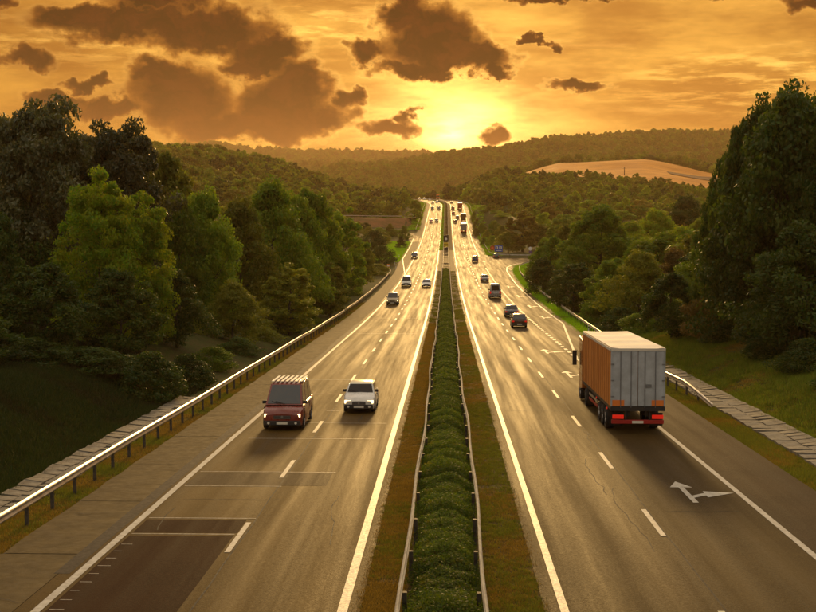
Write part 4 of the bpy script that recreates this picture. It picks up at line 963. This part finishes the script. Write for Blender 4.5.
def car(name, spec, pm, label, x, y, heading, roof=None, lit=True, detail=True, group='vehicles on the motorway'):
    """heading +1: away from the camera (+Y), -1: towards it"""
    L, W, H = spec['L'], spec['W'], spec['H']; hw = W/2; belt = spec['belt']; r_ = spec['wr']; gc = .22
    yf = L/2-spec['fo']; yr = -L/2+spec['ro']; hood = spec['hood']; cab = spec['cab']    # cab: base rear, roof rear, roof front, base front (fractions of L from the rear)
    t = empty(name, (x+rx(y), y, rz(y)+.012), 0 if heading > 0 else math.pi); tag(t, label, spec['cat'], group)
    if abs(rx(y)) > .01: t.rotation_euler.z += (y-800)/700*1.0
    t.rotation_euler.x = math.atan((rz(y+1)-rz(y-1))/2)*heading
    st = [(-L/2, .86, gc+.16, belt*.82), (-L/2+.06, .94, gc+.04, belt*.92), (-L/2+.3, .98, gc, belt*.99), (yr-r_-.08, 1, gc, belt), (yr-r_*.75, 1, r_*1.75, belt), (yr, 1, r_*2.12, belt), (yr+r_*.75, 1, r_*1.75, belt), (yr+r_+.08, 1, gc, belt),
          (0, 1, gc, belt), (yf-r_-.08, 1, gc, belt*.99), (yf-r_*.75, 1, r_*1.75, belt*.98), (yf, .99, r_*2.12, max(r_*2.3, hood*1.0)), (yf+r_*.75, .98, r_*1.75, hood*.96), (yf+r_+.06, .96, gc, hood*.92), (L/2-.12, .90, gc+.02, hood*.84), (L/2, .80, gc+.12, hood*.70)]
    rings = []
    for (sy, k, zl, zt) in st:
        zt = max(zt, zl+.12); w_ = hw*k; zm = zl+(zt-zl)*.55
        rings.append([(-w_*.96, sy, zl), (-w_, sy, zm*.7+zl*.3), (-w_, sy, zm), (-w_*.965, sy, zt-.06), (-w_*.88, sy, zt), (0, sy, zt+.03), (w_*.88, sy, zt), (w_*.965, sy, zt-.06), (w_, sy, zm), (w_, sy, zm*.7+zl*.3), (w_*.96, sy, zl), (0, sy, zl)])
    MB().loft(rings).build('body', pm, t, smooth=True)
    c = [-L/2+v*L for v in cab]; b0, b1 = hw*.90, hw*.76; zb, zt = belt-.04, H
    hoodz = belt-.02
    P = {'brl': (-b0, c[0], zb), 'brr': (b0, c[0], zb), 'bfl': (-b0, c[3], hoodz), 'bfr': (b0, c[3], hoodz), 'trl': (-b1, c[1], zt-.04), 'trr': (b1, c[1], zt-.04), 'tfl': (-b1, c[2], zt-.05), 'tfr': (b1, c[2], zt-.05)}
    ym = (c[1]+c[2])/2
    MB().add([P['brl'], P['brr'], P['bfr'], P['bfl'], P['trl'], P['trr'], P['tfr'], P['tfl']], [(0, 1, 2, 3), (4, 5, 6, 7), (0, 1, 5, 4), (1, 2, 6, 5), (2, 3, 7, 6), (3, 0, 4, 7)]).build('cabin', pm, t)
    MB().loft([[(-b1*.96, c[1]+.02, zt-.045), (b1*.96, c[1]+.02, zt-.045), (b1*.8, c[1]+.1, zt), (-b1*.8, c[1]+.1, zt)], [(-b1*1.0, ym, zt-.04), (b1*1.0, ym, zt-.04), (b1*.86, ym, zt+.035), (-b1*.86, ym, zt+.035)], [(-b1*.96, c[2]-.02, zt-.05), (b1*.96, c[2]-.02, zt-.05), (b1*.8, c[2]-.12, zt), (-b1*.8, c[2]-.12, zt)]]).build('roof', roof or pm, t, smooth=True)
    def pane(nm, q, inset, off, m_=M_glass):
        q = [Vector(v) for v in q]; cen = sum(q, Vector())/4; n = (q[1]-q[0]).cross(q[3]-q[0]).normalized()
        if n.dot(cen-Vector((0, ym, (zb+zt)/2))) < 0: n = -n
        vs_ = [cen+(v-cen)*inset+n*off for v in q]; bk = [v-n*(off+.004) for v in vs_]
        return MB().add(vs_+bk, [(0, 1, 2, 3), (4, 7, 6, 5), (0, 4, 5, 1), (1, 5, 6, 2), (2, 6, 7, 3), (3, 7, 4, 0)]).build(nm, m_, t)
    pane('windscreen', (P['bfl'], P['bfr'], P['tfr'], P['tfl']), .90, .012); pane('rear_window', (P['brl'], P['brr'], P['trr'], P['trl']), .86 if not spec.get('van') else .72, .012)
    for s_, a in ((-1, 'l'), (1, 'r')):
        B0, B1, T0, T1 = (Vector(P['br'+a]), Vector(P['bf'+a]), Vector(P['tr'+a]), Vector(P['tf'+a]))
        ns = ns_ = spec.get('panes', 2)
        for k in range(ns):
            u0, u1 = k/ns+.02, (k+1)/ns-.02; pane('side_window', (B0.lerp(B1, u0), B0.lerp(B1, u1), T0.lerp(T1, u1), T0.lerp(T1, u0)), .88, .01)
        # lamps
        hx = s_*hw*.70; fy = L/2-.10
        MB().box(hx-.17, hx+.17, fy-.10, fy+.075, hood*.58, hood*.58+.16).build('headlight', M_head if lit and heading < 0 else M_plate, t, .02)
        MB().box(s_*hw*.80-.13, s_*hw*.80+.11, -L/2-.025, -L/2+.2, belt*.66, belt*.66+(.15 if not spec.get('van') else .4)).build('tail_light', M_tail, t, .015)
        for wy in (yf, yr): wheel(t, s_*(hw-.11), wy, r_, .21, s_)
        MB().box(min(s_*hw*.90, s_*(hw+.10)), max(s_*hw*.90, s_*(hw+.10)), c[3]-.42, c[3]-.30, belt+.0, belt+.15).build('mirror', M_trim, t, .02)
    if y < 140:
        for s_ in (-1, 1):
            for yy_ in ((c[3]-.25, (c[2]+c[1])/2, c[1]-.1) if ns_ >= 3 else (c[3]-.2, (c[2]+c[1])/2-.1)):
                MB().box(min(s_*(hw+.001), s_*(hw-.02)), max(s_*(hw+.001), s_*(hw-.02)), yy_-.012, yy_+.012, gc+.12, belt-.08).build('door_seam', M_trim, t)
                MB().box(min(s_*(hw+.02), s_*(hw-.02)), max(s_*(hw+.02), s_*(hw-.02)), yy_+.08, yy_+.24, belt-.2, belt-.16).build('door_handle', M_trim, t)
            MB().cyl((s_*.10, c[3]+.02, hoodz+.05), (s_*.10+.5, c[3]-.12, hoodz+.16), .012, n=5).build('wiper', M_trim, t)
        for k in range(3): MB().box(-hw*.40, hw*.40, L/2+.013, L/2+.022, hood*.52+k*hood*.045, hood*.52+k*hood*.045+.012).build('grille_bar', M_rim, t)
        MB().cyl((0, L/2+.013, hood*.60), (0, L/2+.03, hood*.60), .055, n=12).build('badge', M_rim, t)
        for s_ in (-1, 1): MB().cyl((s_*hw*.66, L/2+.03, gc+.14), (s_*hw*.66, L/2+.04, gc+.14), .06, n=12).build('fog_lamp', M_plate, t)
    MB().box(-hw*.42, hw*.42, L/2-.14, L/2+.012, hood*.50, hood*.66).build('grille', M_trim, t, .02)
    MB().box(-hw*.90, hw*.90, L/2-.25, L/2+.035, gc+.03, gc+.25, .97).build('front_bumper', M_trim if spec.get('darkbump', True) else pm, t, .03)
    MB().box(-hw*.92, hw*.92, -L/2-.04, -L/2+.25, gc+.03, gc+.27, .97).build('rear_bumper', M_trim if spec.get('darkbump', True) else pm, t, .03)
    MB().box(-.26, .26, L/2+.037, L/2+.047, gc+.08, gc+.19).build('number_plate', M_plate, t); MB().box(-.26, .26, -L/2-.056, -L/2-.042, gc+.12, gc+.23).build('number_plate', M_plate, t)
    MB().box(-hw*.8, hw*.8, yr-.2, yf+.2, .17, gc+.35).build('underbody', M_under, t)
    if spec.get('rack'):
        for k in range(7): MB().box(-b1*.92+k*b1*1.84/6-.06, -b1*.92+k*b1*1.84/6+.06, c[1]+.1, c[2]-.15, zt+.04, zt+.075).build('roof_rail', M_plate, t)
    return t
HATCH = dict(L=4.1, W=1.72, H=1.47, belt=.95, wr=.31, fo=.80, ro=.72, hood=.86, cab=(.02, .14, .56, .76), cat='car')
SEDAN = dict(L=4.5, W=1.76, H=1.45, belt=.93, wr=.32, fo=.85, ro=1.0, hood=.85, cab=(.13, .28, .58, .76), cat='car')
VAN = dict(L=4.9, W=1.95, H=2.0, belt=1.15, wr=.34, fo=.85, ro=.95, hood=1.08, cab=(.01, .04, .66, .85), cat='van', van=True, panes=3)
TALL = dict(L=5.2, W=2.0, H=2.35, belt=1.25, wr=.35, fo=.85, ro=1.0, hood=1.18, cab=(.01, .03, .74, .88), cat='van', van=True, panes=3)
SUV = dict(L=4.5, W=1.84, H=1.78, belt=1.08, wr=.36, fo=.82, ro=.85, hood=1.04, cab=(.01, .07, .60, .76), cat='car', panes=3)
P_red = paint('paint_dark_red', (.19, .022, .010)); P_white = paint('paint_white', (.75, .72, .66)); P_cream = paint('paint_cream', (.80, .70, .45), .38); P_silver = paint('paint_silver', (.42, .40, .37), .3, .5)
P_grey = paint('paint_grey', (.10, .10, .11), .3, .4); P_black = paint('paint_black', (.02, .02, .025)); P_gold = paint('paint_beige', (.45, .36, .22), .35, .3); P_blue = paint('paint_blue', (.04, .08, .14), .3, .3); P_brown = paint('paint_brown', (.09, .045, .03), .3, .3); P_brightred = paint('paint_red', (.45, .03, .02)); P_green = paint('paint_green', (.03, .12, .10))
def at(px, py): return on_road(px, py)
def put(name, spec, pm, px, py, heading, label, **k):
    x, y = at(px, py); y += spec['L']/2 if True else 0
    x = azel(px, py)[0]*y-rx(y)
    return car(name, spec, pm, label, x, y, heading, **k)
put('minibus', dict(VAN, H=2.08, rack=True), P_red, 288.5, 431, -1, 'dark red minibus with lit headlights and pale striped roof in the left outer lane', roof=P_red)
put('white_car', dict(SEDAN, H=1.44, W=1.66, L=4.3, belt=.98, hood=.90, cab=(.10,.22,.60,.74)), P_white, 361.5, 415, -1, 'white saloon car with cream roof and dark grille beside the dark red minibus', roof=P_cream)
put('van', dict(SUV, W=1.8), P_gold, 393, 305.5, -1, 'beige people carrier following the dark red minibus in the outer lane', roof=P_cream)
put('van', dict(VAN, H=2.0), P_white, 406.5, 287, -1, 'white van just past the end of the left merge lane')
put('car', HATCH, P_white, 426.5, 287.5, -1, 'small white car in the inner lane level with the white van')
put('car', SUV, P_black, 414.5, 258.5, -1, 'black car alone on the left carriageway near the merge lane')
put('car', HATCH, P_brown, 518.5, 328, 1, 'dark brown hatchback with red tail lights, nearest car ahead of the lorry')
put('car', SEDAN, P_grey, 511, 317.5, 1, 'grey saloon car just in front of the dark brown hatchback')
put('van', TALL, P_silver, 494.8, 299, 1, 'grey panel van ahead of the two cars in the exit lane queue')
put('car', SEDAN, P_silver, 484.5, 282, 1, 'silver car ahead of the grey panel van')
put('car', SUV, P_blue, 475, 262.3, 1, 'dark blue car in the middle of the right carriageway beyond the silver car')
sp = dict(HATCH); t_ = car('car', sp, P_green, 'dark green car waiting by the blue service sign at the ramp gore', ux(496, 392), 392, 1)
far = [(431, 222.5, -1, HATCH, P_brightred, 'tiny red car in the outer lane on the far climb'), (436.6, 221.8, -1, SEDAN, P_grey, 'tiny grey car beside the red one on the far climb'),
 (432.4, 209.8, -1, SUV, P_black, 'tiny dark car on the left near the crest, outer of a pair'), (438.9, 209.6, -1, SUV, P_black, 'tiny dark car on the left near the crest, inner of a pair'),
 (432.8, 203.9, -1, HATCH, P_brown, 'tiny brown car at the crest behind the dark pair'), (437, 202.9, -1, HATCH, P_white, 'tiny white car at the crest behind the dark pair'),
 (455.2, 222.8, 1, HATCH, P_brown, 'tiny brown car on the right climb, nearest to the median'), (457.4, 218.8, 1, HATCH, P_black, 'tiny black car on the right climb left of the grey lorry'),
 (453.3, 214.5, 1, HATCH, P_brightred, 'tiny red car on the right climb below the grey van'), (452.7, 210, 1, VAN, P_grey, 'tiny grey van on the right near the crest'), (451.7, 203.7, 1, SEDAN, P_black, 'tiny black car at the crest on the right')]
for px, py, hd, sp_, pm_, lb in far: put('van' if sp_ is VAN else 'car', sp_, pm_, px, py, hd, lb)
# cars rounding the bend at the crest
for i, (px, Y, pm_, lb) in enumerate([(419, 945, P_white, 'leftmost tiny white car on the bend at the crest'), (424, 935, P_white, 'second tiny white car on the bend at the crest'), (429.5, 905, P_silver, 'tiny silver car leading onto the bend at the crest')]):
    car('car', HATCH, pm_, lb, ux(px, Y)-rx(Y), Y, -1)

def lorry(px, py, heading, label, Lb=13.4, Wb=2.5, zb=1.22, zt=3.98, side=None, rear=None, roofm=None, cabm=None, detail=True, y=None, x=None, name='lorry'):
    if y is None: x, y = at(px, py); x = azel(px, py)[0]*y-rx(y)
    t = empty(name, (x+rx(y), y, rz(y)+.012), 0 if heading > 0 else math.pi); tag(t, label, 'lorry', 'vehicles on the motorway')
    t.rotation_euler.x = math.atan((rz(y+3)-rz(y-1))/4)*heading
    hw = Wb/2
    # origin at the rear bumper
    b = MB().box(-hw+.03, hw-.03, .05, Lb-.05, zb, zt-.04).build('box_body', side, t, .01)
    for s_ in (-1, 1):
        MB().box(min(s_*hw, s_*(hw-.028)), max(s_*hw, s_*(hw-.028)), .10, Lb-.1, zb+.06, zt-.14).build('side_curtain', side, t)
        MB().box(min(s_*(hw+.012), s_*(hw-.02)), max(s_*(hw+.012), s_*(hw-.02)), .02, Lb-.02, zb-.10, zb+.055).build('side_rail', M_trim, t)
        MB().box(min(s_*(hw+.02), s_*(hw-.02)), max(s_*(hw+.02), s_*(hw-.02)), .02, Lb-.02, zt-.135, zt-.01).build('roof_rail', roofm, t)
        if detail:
            for k in range(15):
                yy_ = .8+k*(Lb-1.5)/14; MB().box(min(s_*(hw+.001), s_*(hw+.014)), max(s_*(hw+.001), s_*(hw+.014)), yy_-.03, yy_+.03, zb-.06, zt-.16).build('strap', M_strap, t)
    # roof: cloth sheet sagging between the side rails
    G = [[(xx, yy_, zt+.03-.07*(1-(xx/hw)**2)*(.5+.5*math.cos(yy_*1.9))) for xx in np.linspace(-hw+.02, hw-.02, 7)] for yy_ in np.linspace(.03, Lb-.03, 25)]
    link('roof_sheet', grid_mesh('roof_sheet', np.array(G), roofm), None, t)
    # rear doors
    for s_ in (-1, 1):
        MB().box(min(s_*.012, s_*(hw-.06)), max(s_*.012, s_*(hw-.06)), -.035, .045, zb+.08, zt-.12).build('rear_door', rear, t, .012)
        if detail:
            for xx in (.32, .80): MB().cyl((s_*xx, -.06, zb+.02), (s_*xx, -.06, zt-.16), .018, n=6).build('lock_bar', M_rear2, t)
            for zz in (.5, 1.25, 2.0): MB().box(min(s_*(hw-.15), s_*(hw+.005)), max(s_*(hw-.15), s_*(hw+.005)), -.062, -.046, zb+zz, zb+zz+.05).build('hinge', M_rear2, t)
            MB().box(min(s_*(hw-.62), s_*(hw-.07)), max(s_*(hw-.62), s_*(hw-.07)), -.05, -.036, zb+.09, zb+.36).build('orange_marker', M_orange, t)
    if detail: MB().box(-.26, .26, -.035, -.022, .50, .62).build('number_plate', M_plate, t); MB().box(.36, .62, -.07, -.05, zb+.95, zb+1.1).build('door_handle', M_rear2, t)
    MB().box(-hw, -hw+.06, -.05, .05, zb, zt).build('corner_post', rear, t); MB().box(hw-.06, hw, -.05, .05, zb, zt).build('corner_post', rear, t)
    MB().box(-hw, hw, -.06, .05, zt-.12, zt-.005).build('header', roofm, t); MB().box(-hw, hw, -.06, .1, zb-.14, zb+.07).build('door_sill', M_trim, t)
    # chassis, bumper bar, lights
    for sx in (-.42, .42): MB().box(sx-.07, sx+.07, .1, Lb-.5, .82, zb-.145).build('chassis_beam', M_under, t)
    MB().box(-hw+.05, hw-.05, -.02, .12, .48, .66).build('bumper_bar', M_redbar, t, .015)
    for s_ in (-1, 1):
        MB().box(s_*(hw-.34)-.26, s_*(hw-.34)+.26, -.08, -.022, .72, .90).build('tail_light', M_tail, t, .01); MB().box(s_*.55-.04, s_*.55+.04, -.01, .1, .62, zb-.1).build('bracket', M_under, t)
        MB().box(s_*(hw-.32)-.28, s_*(hw-.32)+.28, .36, .39, .35, .95).build('mud_flap', M_tyre, t)
        axles = (2.1, 3.4, 4.7) if Lb > 10 else (1.7,)
        for wy in axles: wheel(t, s_*(hw-.20), wy, .50, .38, s_)
        if Lb > 10:
            for zz in (.55, .80): MB().box(min(s_*(hw-.04), s_*(hw-.07)), max(s_*(hw-.04), s_*(hw-.07)), 5.6, 9.3, zz, zz+.13).build('side_guard', M_redbar if detail and zz < .6 else M_steel, t)
            if detail:
                for yy_ in (1.2, 5.5): MB().box(min(s_*(hw+.003), s_*(hw+.03)), max(s_*(hw+.003), s_*(hw+.03)), yy_-.07, yy_+.07, zb-.2, zb-.11).build('side_marker', M_tail, t)
    # tractor
    y0 = Lb-.9 if Lb > 10 else Lb+.1; c0 = Lb+.45 if Lb > 10 else Lb+.15; c1 = c0+2.1
    MB().box(-hw+.3, hw-.3, y0-3, c1-.1, .55, .95).build('tractor_frame', M_under, t)
    MB().loft([[(-hw+.02, c0, .75), (hw-.02, c0, .75), (hw-.02, c0, 3.45), (-hw+.02, c0, 3.45)], [(-hw+.02, c1-.5, .6), (hw-.02, c1-.5, .6), (hw-.02, c1-.5, 3.6), (-hw+.02, c1-.5, 3.6)], [(-hw+.06, c1-.1, .45), (hw-.06, c1-.1, .45), (hw-.1, c1-.25, 3.1), (-hw+.1, c1-.25, 3.1)]]).build('cab', cabm, t, .04)
    MB().add([(-hw+.15, c1-.085, 1.75), (hw-.15, c1-.085, 1.75), (hw-.2, c1-.205, 2.85), (-hw+.2, c1-.205, 2.85)], [(0, 1, 2, 3)]).build('windscreen', M_glass, t)
    for s_ in (-1, 1):
        MB().box(min(s_*(hw-.015), s_*(hw-.03)), max(s_*(hw-.012), s_*(hw-.03)), c1-1.3, c1-.5, 1.8, 2.7).build('side_window', M_glass, t)
        MB().box(s_*(hw+.20)-.12, s_*(hw+.20)+.12, c1-.2, c1-.05, 1.9, 2.75).build('mirror', M_trim, t, .03); MB().cyl((s_*(hw-.05), c1-.15, 2.7), (s_*(hw+.2), c1-.12, 2.7), .025, n=6).build('mirror_arm', M_trim, t)
        wheel(t, s_*(hw-.2), c1-.95, .50, .34, s_); MB().box(s_*(hw-.35)-.18, s_*(hw-.35)+.18, c1-.12, c1-.03, .75, .95).build('headlight', M_head if heading < 0 else M_plate, t)
        if Lb > 10: wheel(t, s_*(hw-.25), Lb-1.7, .50, .5, s_)
    MB().cyl((0, y0-1, .95), (0, y0-1, zb-.1), .45, n=16).build('fifth_wheel', M_under, t) if Lb > 10 else None
    return t
M_strap = mat('strap', (.40, .15, .03), .6); M_rear2 = mat('lock_bar_steel', (.25, .26, .28), .4, metal=.6); M_redbar = mat('red_bar', (.35, .015, .01), .5)
P_cab = paint('paint_orange', (.42, .13, .02))
M_cur = mat('orange_tarpaulin', (.62, .22, .03), .55, var=(.50, .16, .022), vscale=.8, bump=.3, bscale=2.5)
M_rear = mat('grey_door', (.46, .49, .52), .5, var=(.34, .355, .37), vscale=1.6); M_roofc = mat('roof_cloth', (.72, .66, .56), .5, var=(.58, .52, .43), vscale=.7)
lorry(637.5, 435, 1, 'large articulated lorry with orange sides, grey rear doors and pale roof on the right', side=M_cur, rear=M_rear, roofm=M_roofc, cabm=P_cab, Lb=12.4)
M_gcur = mat('grey_tarpaulin', (.25, .22, .20), .6); M_rcur = mat('red_tarpaulin', (.42, .05, .03), .6)
lorry(463.8, 233, 1, 'dark grey lorry on the right climb, nearest of the three far lorries', side=M_gcur, rear=M_gcur, roofm=M_roofc, cabm=P_grey, detail=False)
lorry(463.4, 222, 1, 'brown-grey box lorry right in front of the dark grey lorry on the climb', Lb=7.5, side=M_gcur, rear=M_fallow, roofm=M_roofc, cabm=P_grey, detail=False, name='box_lorry')
lorry(460.0, 210, 1, 'red lorry on the right side near the crest', side=M_rcur, rear=M_rcur, roofm=M_roofc, cabm=P_brightred, detail=False)
lorry(0, 0, -1, 'orange-brown lorry coming over the crest on the left', side=M_cur, rear=M_cur, roofm=M_orange, cabm=M_orange, detail=False, y=985, x=ux(438, 985)-rx(985), Lb=7.5)

# ------------------------------------------------------------------ haze
hm = bpy.data.materials.new('haze'); hm.use_nodes = True; t = hm.node_tree; t.nodes.clear()
pv = Nd(t, 'ShaderNodeVolumePrincipled'); pv.inputs['Color'].default_value = (.96, .62, .30, 1); pv.inputs['Density'].default_value = HAZE; pv.inputs['Anisotropy'].default_value = .45
oo = Nd(t, 'ShaderNodeOutputMaterial'); t.links.new(pv.outputs[0], oo.inputs['Volume'])
zmin = float(GZ.min())-12; zmax = float(GZ.max())+34
hz = MB().box(-3500, 3500, -180, 6400, zmin, zmax).build('haze', hm); tag(hz, kind='stuff')
